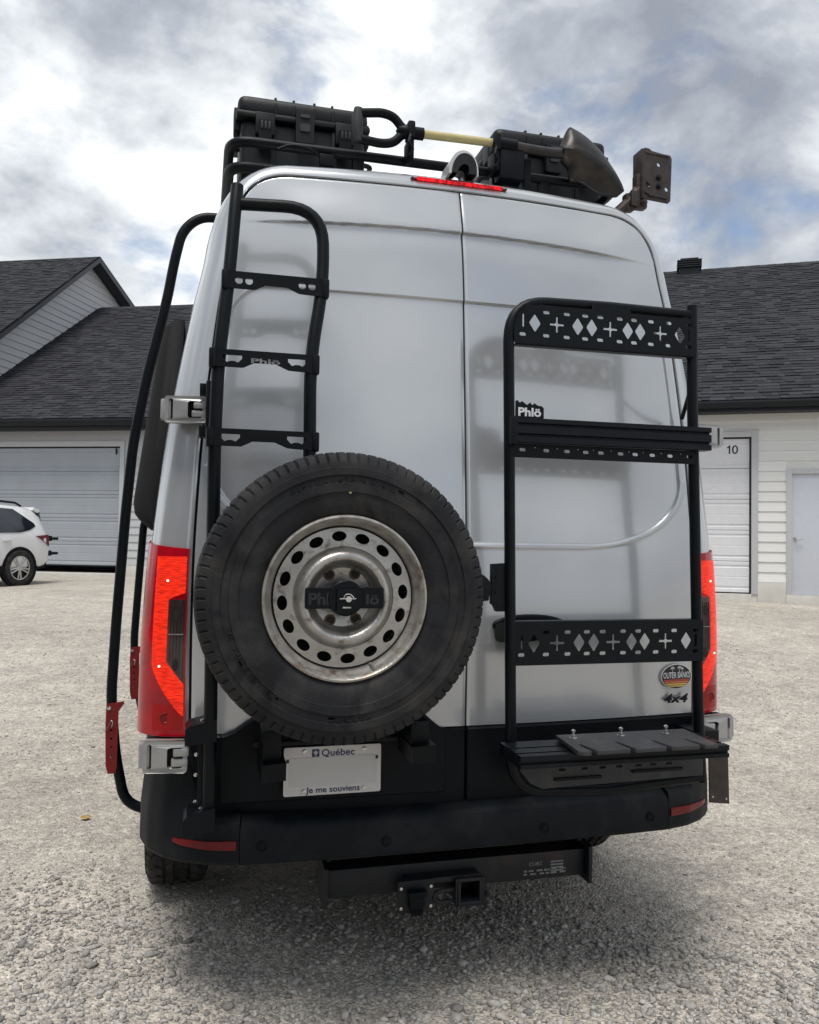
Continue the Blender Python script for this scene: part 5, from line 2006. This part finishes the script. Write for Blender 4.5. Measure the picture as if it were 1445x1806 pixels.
def cargo_rack():
    t = thing('cargo_rack', (0.43, -0.14, 0.68), 'black tubular cargo rack with diamond cut-out plates on the right rear door', 'cargo rack')
    m = MB()
    m.tube([(0.772, -0.12, 2.286), (0.45, -0.122, 2.288), (0.085, -0.13, 2.278), (0.088, -0.145, 1.8), (0.102, -0.145, 0.95), (0.108, -0.14, 0.69), (0.45, -0.12, 0.668), (0.812, -0.12, 0.690)], 0.018, 16, [0.02, 0.135, 0.05, 0.05, 0.12, 0.02])
    m.build('frame', M['powder'], t)
    m = MB()
    m.tube([(0.772, -0.12, 2.318), (0.760, -0.14, 2.0), (0.768, -0.145, 1.6), (0.788, -0.14, 0.93), (0.815, -0.12, 0.675)], 0.0185, 16, 0.1)
    m.build('post', M['powder'], t)
    # upper plate, filling the rounded corner
    x0, x1, z0, z1 = 0.098, 0.768, 2.134, 2.262
    out = [(x0, z0 + 0.006), (x0 + 0.008, z0), (x1 - 0.008, z0), (x1, z0 + 0.008), (x1, z1 - 0.035), (x1 - 0.03, z1 + 0.004), (x1 - 0.055, z1 + 0.004), (x1 - 0.062, z1 - 0.001), (x0 + 0.42, z1 - 0.001), (x0 + 0.415, z1 + 0.020), (x0 + 0.28, z1 + 0.020), (x0 + 0.275, z1 + 0.004), (x0 + 0.09, z1 + 0.004), (x0 + 0.045, z1 - 0.001), (x0 + 0.012, z1 - 0.032), (x0 - 0.002, z1 - 0.075)]
    plate('cutout_plate', [out] + pattern(x0, x1, z0, z1), xz(0, -0.150, 0), 0.005, M['powder'], t)
    li = MB()
    li.box((x0 + 0.008, -0.147, z0 - 0.003), (x1 - 0.01, -0.115, z0 + 0.002), 0.0015)
    li.build('plate_lip', M['powder'], t)
    # lower plate
    x0, x1, z0, z1 = 0.100, 0.794, 1.094, 1.232
    plate('cutout_plate', [rrect(x0, z0, x1, z1, 0.008)] + pattern(x0, x1, z0 + 0.004, z1 - 0.016), xz(0, -0.158, 0), 0.005, M['powder'], t)
    li = MB()
    li.box((x0 + 0.004, -0.157, z1 - 0.004), (x1 - 0.004, -0.118, z1 + 0.002), 0.002)
    li.box((x0 + 0.004, -0.157, z0 - 0.002), (x1 - 0.004, -0.118, z0 + 0.004), 0.002)
    li.build('plate_lip', M['powder'], t)
    # middle rail: slotted extrusion
    a, b = 1.808, 1.886
    g = []
    yf, yb = -0.190, -0.145
    prof = [(yb, a), (yf, a), (yf, a + 0.018), (yf + 0.004, a + 0.020), (yf + 0.012, a + 0.020), (yf + 0.012, a + 0.027), (yf + 0.004, a + 0.027), (yf, a + 0.029),
            (yf, b - 0.026), (yf + 0.004, b - 0.024), (yf + 0.012, b - 0.024), (yf + 0.012, b - 0.017), (yf + 0.004, b - 0.017), (yf, b - 0.015), (yf, b), (yb, b)]
    r_ = MB()
    r_.prism(prof, lambda u, v, d: (d, u, v), 0.100, 0.803)
    ro = r_.build('extrusion', M['extr'], t, smooth=0)
    e = MB()
    e.box((0.078, -0.193, 1.800), (0.0995, -0.142, 1.890), 0.002)
    e.build('end_cap', M['powder'], ro)
    x0, x1 = 0.098, 0.772
    holes = [slot(x0 + (x1 - x0) * u, 1.787, 0.022, 0.0105) for u in (0.045, 0.168, 0.277, 0.376, 0.458, 0.565, 0.645, 0.740, 0.840, 0.95)]
    holes += [ellipse(x0 + (x1 - x0) * u, 1.795, 0.003, 0.002, 8) for u in (0.11, 0.225, 0.335, 0.418, 0.513, 0.61, 0.69, 0.79, 0.90)]
    plate('slot_plate', [rrect(x0, 1.762, x1, 1.807, 0.006)] + holes, xz(0, -0.158, 0), 0.005, M['powder'], t)
    # badge with cut-out mountains
    bx, bz = 0.106, 1.888
    pts = [(0, 0), (0.098, 0), (0.098, 0.038), (0.092, 0.044), (0.076, 0.046), (0.066, 0.053), (0.058, 0.046), (0.05, 0.055), (0.040, 0.046), (0.032, 0.051), (0.022, 0.058), (0.014, 0.052), (0.006, 0.060), (0, 0.058)]
    bg_ = plate('badge', [pts], xz(bx, -0.150, bz), 0.004, M['powder'], t)
    text('lettering', 'Phlö', xz(bx + 0.008, -0.1535, bz + 0.010), 0.026, M['white_print'], bg_, width=0.080, bold=0.035, depth=0.0005)
    # shelf: extrusion and slotted board
    s_ = MB()
    yf, yb, a, b = -0.325, -0.15, 0.812, 0.850
    prof = [(yb, a), (yf, a), (yf, a + 0.012), (yf + 0.010, a + 0.012), (yf + 0.010, a + 0.022), (yf, a + 0.022), (yf, b), (yf + 0.03, b), (yf + 0.03, b - 0.010), (yf + 0.042, b - 0.010), (yf + 0.042, b), (yf + 0.09, b), (yf + 0.09, b - 0.010), (yf + 0.102, b - 0.010), (yf + 0.102, b), (yb, b)]
    s_.prism(prof, lambda u, v, d: (d, u, v), 0.065, 0.778)
    so = s_.build('shelf', M['extr'], t, smooth=0)
    zt = 0.856
    out = [(0.250, -0.165), (0.232, -0.360), (0.245, -0.372)]
    for c in (0.283, 0.412, 0.535, 0.650):
        out += [(c - 0.010, -0.372), (c - 0.018, -0.285), (c - 0.006, -0.285), (c + 0.008, -0.372)]
    out += [(0.706, -0.372), (0.716, -0.165)]
    bo = plate('slotted_board', [out], lambda u, v, w: (u, v, zt + 0.006 + w), 0.014, M['board'], so)
    bv = bo.modifiers.new('bevel', 'BEVEL')
    bv.width = 0.002
    bv.segments = 2
    bv.limit_method = 'ANGLE'
    for x in (0.288, 0.455, 0.618):
        k = MB()
        T = Matrix.Translation((x, -0.215, zt + 0.013))
        k.lathe([(0.013, 0), (0.013, 0.002), (0.008, 0.002), (0.008, 0.010), (0.004, 0.010), (0.004, 0.017), (0.007, 0.019), (0.0075, 0.024), (0.0, 0.029)], T, 12)
        k.build('bolt', M['chrome'], so)
    # kick plate
    tri = []
    for u in (0.235, 0.395, 0.450, 0.575, 0.625):
        tri.append([(u - 0.018, 0.797), (u, 0.770), (u + 0.018, 0.797)])
    for u in (0.28, 0.36, 0.425, 0.485, 0.555, 0.61, 0.67):
        tri.append(slot(u, 0.752, 0.024, 0.009))
    for u in (0.20, 0.315, 0.515, 0.69, 0.75):
        tri.append(slot(u, 0.785, 0.007, 0.026))
    plate('kick_plate', [[(0.125, 0.808), (0.135, 0.755), (0.17, 0.715), (0.21, 0.695), (0.80, 0.705), (0.80, 0.808)]] + tri, xz(0, -0.150, 0), 0.004, M['board'], t)
    ln = MB()
    ln.box((0.25, -0.160, 0.718), (0.42, -0.150, 0.728), 0.004)
    ln.build('rib', M['powder'], t)
    ln = MB()
    ln.box((0.53, -0.160, 0.728), (0.72, -0.150, 0.738), 0.004)
    ln.build('rib', M['powder'], t)
    br = MB()
    br.box((0.80, -0.10, 1.86), (0.85, 0.02, 1.90), 0.006)
    br.build('mount_arm', M['powder'], t)
    br = MB()
    br.box((0.80, -0.10, 0.80), (0.90, 0.02, 0.84), 0.006)
    br.build('mount_arm', M['powder'], t)
    br = MB()
    br.tube([(0.775, -0.14, 2.10), (0.80, -0.05, 2.0), (0.83, 0.03, 1.95)], 0.008, 8, 0.05)
    br.build('mount_arm', M['powder'], t)


# ------------------------------------------------------------------ side rack
def side_rack():
    t = thing('side_rack', (-1.12, 0.55, 0.48), 'black bent side tubes with red perforated brackets along the left flank', 'side rack')
    P = [(-0.76, 2.705), (-0.90, 2.700), (-0.962, 2.640), (-0.987, 2.530), (-1.012, 2.371), (-1.075, 2.089), (-1.119, 1.834), (-1.139, 1.583), (-1.163, 1.168), (-1.174, 0.901), (-1.155, 0.696), (-1.118, 0.515), (-1.00, 0.478)]
    for y, dzz in ((0.55, 0.0), (1.62, 0.06)):
        m = MB()
        Q = P if y < 1 else [(-0.99, 1.62)] + P[7:]
        m.tube([(x, y, z + (dzz if z < 1.1 else 0)) for x, z in Q], 0.0185, 14, 0.06)
        m.build('tube', M['powder'], t)
        r_ = plate('bracket', [[(-0.062, 0.250), (-0.002, 0.258), (-0.002, 0.248), (-0.020, 0.222), (-0.022, 0.02), (-0.026, 0.0), (-0.052, 0.0), (-0.060, 0.03), (-0.064, 0.18)], ellipse(-0.044, 0.155, 0.004, 0.005, 10), ellipse(-0.043, 0.125, 0.004, 0.005, 10), ellipse(-0.042, 0.095, 0.004, 0.005, 10), ellipse(-0.041, 0.06, 0.004, 0.005, 10)],
                   lambda u, v, w, y=y, dzz=dzz: (-1.125 + u + 0.0 * v, y - 0.022 - w, 0.632 + dzz + v), 0.004, M['red_paint'], t)
        b = MB()
        b.lathe([(0.008, 0), (0.007, 0.004), (0, 0.005)], Matrix.Translation((-1.178, y - 0.025, 0.868 + dzz)) @ Matrix.Rotation(R(90), 4, 'X'), 10)
        b.tube([(-1.186, y - 0.03, 0.79 + dzz), (-1.168, y - 0.034, 0.825 + dzz), (-1.162, y - 0.034, 0.82 + dzz), (-1.166, y - 0.03, 0.80 + dzz)], 0.002, 6, 0.004)
        b.build('clip_pin', M['chrome'], r_)


# ------------------------------------------------------------------ on the roof
def roof_rack():
    t = thing('roof_rack', (0.0, 0.5, 2.80), 'low black tubular rack around the van roof under the cases', 'roof rack')
    for z, zz in ((2.922, 0), (2.838, 1)):
        m = MB()
        m.tube([(-0.795, 3.2, z), (-0.80, 0.36 + 0.02 * zz, z), (0.74, 0.36 + 0.02 * zz, z + 0.005), (0.745, 3.2, z)], 0.0185 if zz == 0 else 0.020, 14, 0.09)
        m.build('rail', M['powder'], t)
    for x in (-0.33, 0.22, 0.42):
        p = MB()
        p.box((x - 0.022, 0.35, 2.80), (x + 0.022, 0.385, 2.925), 0.006)
        p.build('post', M['powder'], t)
    for x in (-0.79, 0.735):
        for y in (1.0, 2.2, 3.1):
            p = MB()
            p.cyl((x, y, 2.74), (x, y, 2.92), 0.016)
            p.build('post', M['powder'], t)
    f = MB()
    for y in (0.7, 1.2, 1.7, 2.2, 2.7):
        f.box((-0.79, y - 0.03, 2.822), (0.74, y + 0.03, 2.845), 0.004)
    f.build('slat', M['powder'], t)
    c = MB()
    pts = [(-0.63, 0.33, 2.895), (-0.59, 0.325, 2.915), (-0.52, 0.325, 2.912), (-0.47, 0.335, 2.885), (-0.47, 0.345, 2.855)]
    c.tube(pts, 0.005, 8, 0.03)
    c.box((-0.48, 0.325, 2.855), (-0.425, 0.345, 2.90), 0.006)
    c.build('cable', M['trim'], t)


def storage_case(loc, label, group):
    t = thing('storage_case', loc, label, 'case', group=group, local=True)
    W, D, H = 0.505, 0.36, 0.325      # local: x -W/2..W/2, y 0..D, z 0..H
    b = MB()
    b.box((-W / 2 + 0.012, 0.012, 0.0), (W / 2 - 0.012, D - 0.012, 0.235), 0.035, 4)
    bo = b.build('case_body', M['case'], t, smooth=50)
    for x in (-0.12, 0.12):
        r_ = MB()
        r_.box((x - 0.012, 0.004, 0.01), (x + 0.012, 0.03, 0.22), 0.006)
        r_.build('rib', M['case'], bo)
    l = MB()
    l.box((-W / 2, 0.0, 0.238), (W / 2, D, H), 0.042, 4)
    lo = l.build('lid', M['case'], t, smooth=50)
    rim = MB()
    rim.box((-W / 2 - 0.006, -0.006, 0.232), (W / 2 + 0.006, D + 0.006, 0.256), 0.009)
    rim.build('rim', M['case'], lo)
    for x in (-0.11, -0.04, 0.04, 0.11):
        r_ = MB()
        r_.box((x - 0.005, 0.02, H - 0.012), (x + 0.005, D - 0.02, H + 0.008), 0.004)
        r_.box((x - 0.005, -0.005, 0.250), (x + 0.005, 0.02, H - 0.025), 0.004)
        r_.build('lid_rib', M['case'], lo)
    for x in (-0.15, 0.155):
        k = MB()
        k.box((x - 0.036, -0.020, 0.165), (x + 0.036, 0.010, 0.250), 0.005)
        lt = k.build('latch', M['case'], t)
        k = MB()
        k.prism([(-0.024, 0.0), (0.024, 0.0), (0.020, 0.105), (-0.026, 0.105)], lambda u, v, d: (x + u, d - 0.04 - 0.09 * (0.105 - v) * 0.4, 0.105 + v), 0.0, 0.014)
        k.build('latch_lever', M['powder'], lt)
        g = MB()
        for q in (-0.014, 0, 0.014):
            g.box((x + q - 0.004, -0.046, 0.175), (x + q + 0.004, -0.036, 0.205), 0.002)
        g.build('latch_tooth', M['board'], lt)
    h = MB()
    h.prism(rrect(-0.035, 0.150, 0.035, 0.272, 0.008), lambda u, v, d: (u, d, v), -0.024, 0.005)
    ho = h.build('hasp', M['case'], t)
    q = MB()
    q.prism(rrect(-0.020, 0.192, 0.020, 0.222, 0.008), lambda u, v, d: (u, d, v), -0.029, -0.0245)
    q.build('padlock_hole', M['board'], ho)
    q = MB()
    q.prism(rrect(-0.018, 0.245, 0.018, 0.258, 0.005), lambda u, v, d: (u, d, v), -0.029, -0.0245)
    q.build('hasp_slot', M['board'], ho)
    for sg in (1, -1):
        s_ = MB()
        s_.tube([(sg * (W / 2 - 0.01), 0.08, 0.14), (sg * (W / 2 + 0.028), 0.09, 0.14), (sg * (W / 2 + 0.028), D - 0.09, 0.14), (sg * (W / 2 - 0.01), D - 0.08, 0.14)], 0.010, 10, 0.02)
        s_.build('side_handle', M['case'], t)
    for sg in (1, -1):
        hg = MB()
        hg.box((sg * (W / 2) - 0.012, 0.05, 0.20), (sg * (W / 2) + 0.012, 0.12, 0.29), 0.006)
        hg.build('corner_guard', M['case'], t)
    return t


def copy_thing(src, loc, label, rotz=0.0):
    def cp(o, par):
        c = o.copy()
        COL.objects.link(c)
        if par is not None:
            c.parent = par
        for ch in [x for x in bpy.data.objects if x.parent == o]:
            cp(ch, c)
        return c
    n = cp(src, None)
    n.location = loc
    n.rotation_euler = (0, 0, rotz)
    n['label'] = label
    return n


def shovel():
    t = thing('shovel', (0.1, 0.30, 2.94), 'long-handled shovel with pale yellow shaft clamped across the roof rack', 'shovel')
    y, z = 0.285, 3.000
    g = MB()
    # D-grip
    g.tube([(-0.150, y, z + 0.001), (-0.180, y, z + 0.012), (-0.212, y, z + 0.050), (-0.255, y, z + 0.060), (-0.335, y, z + 0.048)], 0.0165, 14, 0.03)
    g.tube([(-0.150, y, z + 0.001), (-0.180, y, z - 0.010), (-0.212, y, z - 0.046), (-0.255, y, z - 0.056), (-0.335, y, z - 0.050)], 0.0165, 14, 0.03)
    g.lathe([(0.0, -0.04), (0.02, -0.03), (0.026, 0.0), (0.023, 0.03), (0.02, 0.05)], Matrix.Translation((-0.165, y, z)) @ Matrix.Rotation(R(90), 4, 'Y'), 16)
    g.tube([(-0.16, y, z), (-0.10, y, z + 0.001)], 0.0225, 16)
    go = g.build('grip', M['trim'], t, smooth=60)
    gb = MB()
    gb.tube([(-0.345, y, z - 0.062), (-0.350, y, z - 0.02), (-0.350, y, z + 0.02), (-0.345, y, z + 0.062)], [0.017, 0.0215, 0.0215, 0.017], 14)
    gb.build('grip_bar', M['board'], go, smooth=60)
    s_ = MB()
    s_.tube([(-0.11, y, z + 0.001), (0.20, y, z + 0.006)], 0.0155, 16)
    s_.build('shaft', M['handle_wood'], t)
    k = MB()
    k.tube([(0.19, y, z + 0.005), (0.27, y, z + 0.004)], 0.024, 16)
    k.build('collar', M['trim'], t)
    so = MB()
    so.tube([(0.262, y, z + 0.003), (0.34, y, z), (0.42, y, z - 0.002), (0.47, y, z + 0.004), (0.53, y - 0.02, z + 0.004)], [0.019, 0.0185, 0.019, 0.021, 0.012], 16)
    so.build('socket', M['blade'], t)
    # blade: loft between the upper and lower edge, centre ridge bulging towards the viewer
    def pxp(px, pz, d=0.0):
        return (px, y + d, pz)
    up = [(0.455, z + 0.030), (0.492, z + 0.112), (0.520, z + 0.112), (0.575, z + 0.082), (0.635, z + 0.030), (0.680, z - 0.028), (0.710, z - 0.085), (0.716, z - 0.120)]
    mid = [(0.455, z + 0.004), (0.500, z + 0.006), (0.540, z - 0.004), (0.590, z - 0.025), (0.640, z - 0.055), (0.675, z - 0.088), (0.698, z - 0.118), (0.706, z - 0.135)]
    lo = [(0.462, z - 0.022), (0.490, z - 0.055), (0.497, z - 0.098), (0.545, z - 0.105), (0.590, z - 0.130), (0.630, z - 0.146), (0.668, z - 0.150), (0.692, z - 0.148)]
    rows = []
    for i in range(len(up)):
        row = []
        for s in np.linspace(0, 1, 15):
            if s < 0.5:
                a = s / 0.5
                p = [up[i][c] * (1 - a) + mid[i][c] * a for c in (0, 1)]
            else:
                a = (s - 0.5) / 0.5
                p = [mid[i][c] * (1 - a) + lo[i][c] * a for c in (0, 1)]
            fr = i / (len(up) - 1)
            bul = -0.050 * math.sin(math.pi * s) * (1 - 0.35 * fr) - 0.012 * math.exp(-((s - 0.5) / 0.07) ** 2) * (1 - fr)
            row.append((p[0], y + 0.02 + bul - 0.03 * fr, p[1]))
        rows.append(row)
    # refine lengthwise
    fine = []
    for i in range(len(rows) - 1):
        for tt in (0, 0.25, 0.5, 0.75):
            i0, i1, i2, i3 = max(i - 1, 0), i, i + 1, min(i + 2, len(rows) - 1)
            r_ = []
            for j in range(15):
                pts = [np.array(rows[q][j]) for q in (i0, i1, i2, i3)]
                m0, m1 = (pts[2] - pts[0]) / 2, (pts[3] - pts[1]) / 2
                h = pts[1] * (2 * tt ** 3 - 3 * tt ** 2 + 1) + m0 * (tt ** 3 - 2 * tt ** 2 + tt) + pts[2] * (-2 * tt ** 3 + 3 * tt ** 2) + m1 * (tt ** 3 - tt ** 2)
                r_.append(tuple(h))
            fine.append(r_)
    fine.append(rows[-1])
    bl = MB().grid(fine)
    bo = bl.build('blade', M['blade'], t, smooth=70)
    sm = bo.modifiers.new('solid', 'SOLIDIFY')
    sm.thickness = 0.004
    for i, x in enumerate((-0.150, 0.185)):
        c = MB()
        c.box((x - 0.014, y - 0.030, z - 0.030), (x + 0.014, y + 0.030, z + 0.034), 0.008)
        c.box((x - 0.010, y - 0.022, z - 0.105), (x + 0.012, y + 0.06, z - 0.025), 0.008)
        c.tube([(x - 0.004, y - 0.025, z - 0.02), (x - 0.014, y - 0.034, z - 0.055), (x + 0.004, y - 0.032, z - 0.075), (x - 0.008, y - 0.028, z - 0.10)], 0.007, 8, 0.01)
        c.build('clamp', M['trim'], t)
    # clamp block behind collar
    b = MB()
    b.box((0.20, 0.27, 2.87), (0.30, 0.34, 2.985), 0.01)
    b.box((0.31, 0.30, 2.84), (0.34, 0.36, 2.97), 0.006)
    b.build('clamp_block', M['trim'], t)


def awning_bracket():
    t = thing('mount_bracket', (0.78, 0.34, 2.80), 'weathered brown steel bracket plate with holes at the roof corner', 'bracket')
    fn = lambda u, v, w: (0.820 + u + 0.0 * v, 0.30 - w + 0.05 * u, 2.872 + v)
    p = [(0.0, 0.008), (0.008, 0.0), (0.118, -0.004), (0.128, 0.006), (0.134, 0.180), (0.128, 0.192), (0.04, 0.200), (0.028, 0.208), (0.006, 0.208), (0.0, 0.200)]
    holes = [ellipse(0.073, 0.148, 0.0085, 0.0085, 16), ellipse(0.110, 0.052, 0.0085, 0.0085, 16), ellipse(0.028, 0.058, 0.007, 0.007, 14)]
    pl = plate('bracket_plate', [p] + holes, fn, 0.006, M['brown_steel'], t)
    for zz in (2.966, 2.930):
        nt_ = MB()
        nt_.lathe([(0.012, 0.0), (0.012, 0.006), (0.007, 0.006), (0.007, 0.012), (0, 0.013)], Matrix.Translation((0.892, 0.299, zz)) @ Matrix.Rotation(R(90), 4, 'X'), 6)
        nt_.build('nut', M['hitch'], pl)
    e = MB()
    e.tube([(0.832, 0.30, 3.062), (0.94, 0.303, 3.060)], 0.006, 8)
    e.tube([(0.845, 0.296, 2.890), (0.93, 0.30, 2.886)], 0.005, 8)
    e.box((0.816, 0.30, 2.875), (0.824, 0.37, 3.078), 0.002)
    e.build('folded_edge', M['brown_steel'], pl)
    a = MB()
    a.tube([(0.73, 0.36, 2.815), (0.775, 0.34, 2.86), (0.82, 0.33, 2.92)], 0.024, 10)
    a.box((0.80, 0.31, 2.84), (0.85, 0.35, 2.98), 0.008)
    a.box((0.76, 0.32, 2.83), (0.80, 0.36, 2.90), 0.008)
    a.build('bracket_arm', M['brown_steel'], t)
    b = MB()
    for z in (2.86, 2.90, 2.94):
        b.lathe([(0.014, -0.01), (0.014, 0.012), (0.008, 0.012), (0.008, 0.02), (0, 0.02)], Matrix.Translation((0.845 - (2.94 - z) * 0.2, 0.31, z)) @ Matrix.Rotation(R(90), 4, 'X'), 6)
    b.box((0.775, 0.305, 2.845), (0.805, 0.318, 2.905), 0.003)
    b.build('bolt', M['brown_steel'], t)


ladder()
spare_wheel()
cargo_rack()
side_rack()
roof_rack()
c1 = storage_case((-0.517, 0.50, 2.852), 'black storage case at the left corner of the roof rack, latches in view', 'cases on the roof rack')
c2 = copy_thing(c1, (0.515, 0.50, 2.868), 'black storage case behind the shovel blade on the roof rack')
shovel()
awning_bracket()


# ------------------------------------------------------------------ white car
def car():
    hd = R(-143.8)                       # heading from +y towards +x
    pos = Vector((-5.02, 15.60, ground_h(-5.02, 15.6)))
    # local x = forward, local y = left of the car
    t = thing('parked_car', pos, 'white estate car parked in front of the blue grey garage door', 'car', math.pi / 2 - hd, local=True)
    wb = 2.74
    st = [  # x, z_low, z_belt, z_roof, half width belt, half width roof
        (-0.86, 0.55, 0.92, 1.02, 0.70, 0.60), (-0.82, 0.42, 0.98, 1.20, 0.80, 0.62), (-0.70, 0.36, 1.03, 1.44, 0.86, 0.62), (-0.50, 0.32, 1.04, 1.56, 0.89, 0.62), (-0.20, 0.30, 1.03, 1.605, 0.905, 0.63),
        (0.6, 0.30, 1.01, 1.64, 0.91, 0.64), (1.4, 0.30, 0.99, 1.635, 0.91, 0.64), (1.9, 0.30, 0.98, 1.56, 0.91, 0.63), (2.4, 0.30, 0.97, 1.22, 0.905, 0.66), (2.7, 0.30, 0.96, 1.03, 0.90, 0.70), (3.2, 0.32, 0.90, 0.96, 0.86, 0.66), (3.5, 0.36, 0.80, 0.86, 0.78, 0.6), (3.62, 0.45, 0.66, 0.74, 0.66, 0.5)]
    rows = []
    for x, zl, zb, zr, wb_, wr in st:
        half = [(0.0, zl), (wb_ * 0.9, zl), (wb_ * 0.985, zl + 0.08), (wb_, zl + 0.25), (wb_ * 0.985, zb - 0.10), (wb_ * 0.955, zb), (wr + 0.02, zr - 0.07), (wr - 0.05, zr - 0.02), (wr - 0.2, zr), (0.0, zr + 0.012)]
        row = [(x, w, z) for w, z in half] + [(x, -w, z) for w, z in reversed(half[:-1])]
        rows.append(row)
    m = MB().grid(rows)
    n = len(rows[0])
    m.f.append(tuple(range(n)))
    m.f.append(tuple((len(rows) - 1) * n + i for i in range(n)))
    b = m.build('body', M['car_white'], t, smooth=40)
    # side glass: follows the greenhouse flank between belt and roof

    def flank(x, f_, sg, off):
        xs_ = [s[0] for s in st]
        zb, zr = np.interp(x, xs_, [s[2] for s in st]), np.interp(x, xs_, [s[3] for s in st])
        w0, w1 = np.interp(x, xs_, [s[4] * 0.955 for s in st]), np.interp(x, xs_, [s[5] + 0.02 for s in st])
        z0, z1 = zb + 0.02, zr - 0.085
        return (x, sg * (w0 + (w1 - w0) * f_ * (z1 - z0) / (zr - 0.07 - zb) + off), z0 + (z1 - z0) * f_)
    for sg in (1, -1):
        rows = []
        for f_ in np.linspace(0.02, 0.98, 22):
            a = float(np.interp(f_, [0, 0.12, 0.30, 0.45, 1.0], [0.02, -0.30, -0.47, -0.44, 0.02]))
            rows.append([flank(x, f_, sg, 0.008) for x in np.linspace(a, 2.15 - 0.45 * f_, 30)])
        g = MB().grid(rows)
        g.build('side_window', M['glass'], t, smooth=60)
        # rail on the roof
        r_ = MB()
        r_.tube([(-0.30, sg * 0.56, 1.585), (-0.16, sg * 0.565, 1.65), (0.9, sg * 0.575, 1.70), (1.6, sg * 0.57, 1.68), (1.75, sg * 0.56, 1.60)], 0.022, 8, 0.05)
        r_.build('roof_rail', M['trim'], t)
        # tail light
        tl = MB()
        poly = [(-0.42, 0.985), (-0.80, 1.015), (-0.845, 0.93), (-0.82, 0.78), (-0.72, 0.83)]

        def bw(x, z):
            xs_ = [s[0] for s in st]
            wv = np.interp(x, xs_, [s[4] for s in st])
            return wv * (0.985 if z < 0.93 else 0.97)
        tl.prism(poly, lambda u, v, d: (u, sg * (bw(u, v) + d), v), -0.05, 0.034)
        tl.build('tail_light', M['reflector'], t, smooth=0)
        # dark lower cladding and arches
        cl = MB()
        cl.prism([(-0.36, 0.30), (-0.34, 0.47), (-0.55, 0.46), (-0.82, 0.55), (-0.84, 0.45), (-0.70, 0.34)], lambda u, v, d: (u, sg * (bw(u, 0.3) * 0.97 + d), v), -0.02, 0.022)
        cl.box((0.40, sg * 0.86, 0.26), (2.35, sg * 0.918, 0.40), 0.02)
        cl.build('side_cladding', M['trim'], t)
        hd_ = MB()
        hd_.box((0.22, sg * 0.90, 0.885), (0.42, sg * 0.935, 0.915), 0.008)
        hd_.build('door_handle', M['car_white'], t)
    for x in (0.0, wb):
        for sg in (1, -1):
            T = Matrix.Translation((x, sg * 0.80, 0.352)) @ Matrix.Rotation(R(-90) * sg, 4, 'X')
            ar = MB()
            Ta = Matrix.Translation((x, sg * 0.70, 0.352)) @ Matrix.Rotation(R(-90) * sg, 4, 'X')
            ar.lathe([(0.0, -0.02), (0.30, 0.20), (0.402, 0.215), (0.415, 0.216), (0.42, 0.19)], Ta, 40)
            ar.build('wheel_arch', M['trim'], t)
            w = MB()
            Tw = Matrix.Translation((x, sg * 0.818, 0.352)) @ Matrix.Rotation(R(-90) * sg, 4, 'X')
            tyre(w, Tw, 0.355, 0.225, 0.235, 36, 0.006, 4, 0.004)
            wo = w.build('wheel', M['tyre_road'], t, smooth=30)
            rm = MB()
            rm.lathe([(0.238, 0.0), (0.238, 0.098), (0.226, 0.098), (0.220, 0.088), (0.215, 0.03), (0.0, 0.025)], Tw, 40)
            rm.build('rim_barrel', M['gap'], wo)
            al = MB()
            al.lathe([(0.2385, 0.085), (0.2385, 0.104), (0.222, 0.104), (0.219, 0.09)], Tw, 40)
            for k in range(5):
                for dk in (-0.16, 0.16):
                    a = 2 * math.pi * k / 5 + 0.3
                    c0, c1 = a + dk * 1.6, a + dk
                    p0 = Tw @ Vector((0.05 * math.cos(c0), 0.05 * math.sin(c0), 0.092))
                    p1 = Tw @ Vector((0.226 * math.cos(c1), 0.226 * math.sin(c1), 0.098))
                    al.tube([p0, p1], 0.016, 6)
            al.lathe([(0.06, 0.07), (0.06, 0.10), (0.03, 0.108), (0, 0.108)], Tw, 20)
            al.build('rim', M['alloy'], wo, smooth=40)
    # spoiler and hitch rack arms
    sp = MB()
    sp.prism([(-0.62, 1.575), (-0.76, 1.54), (-0.78, 1.50), (-0.72, 1.46), (-0.60, 1.52)], lambda u, v, d: (u, d, v), -0.58, 0.58)
    sp.build('spoiler', M['car_white'], t)
    rg = MB()
    rg.prism([(-0.74, 1.47), (-0.79, 1.49), (-0.885, 1.15), (-0.86, 1.10)], lambda u, v, d: (u, d, v), -0.55, 0.55)
    rg.build('rear_window', M['glass'], t)
    ra = MB()
    for z, y in ((0.93, 0.60), (0.62, 0.60)):
        ra = MB()
        ra.box((-1.24, y - 0.05, z - 0.028), (-0.80, y + 0.05, z + 0.028), 0.01)
        ra.box((-1.05, y - 0.07, z - 0.05), (-0.80, y + 0.07, z + 0.06), 0.015)
        ra.build('rack_arm', M['trim'], t)


car()


# ------------------------------------------------------------------ leaf
def leaf():
    x, y = -1.42, 2.0
    pts = [(0, -0.045), (0.018, -0.03), (0.045, -0.028), (0.034, -0.008), (0.052, 0.012), (0.026, 0.016), (0.018, 0.045), (0, 0.03), (-0.02, 0.045), (-0.024, 0.016), (-0.05, 0.01), (-0.034, -0.01), (-0.044, -0.03), (-0.016, -0.03)]
    t = MB()
    z = ground_h(x, y) - 0.002
    n = len(pts)
    t.v = [(x, y, z + 0.016)] + [(x + u * 0.6, y + v * 0.6, z + 0.010 * abs(math.sin(3 * u * 60)) + 0.006) for u, v in pts]
    t.f = [(0, 1 + i, 1 + (i + 1) % n) for i in range(n)]
    o = t.build('leaf', M['leaf'], None, smooth=0)
    o.location = (0, 0, 0)
    o['label'] = 'small yellow fallen leaf lying on the gravel'
    o['category'] = 'leaf'


leaf()
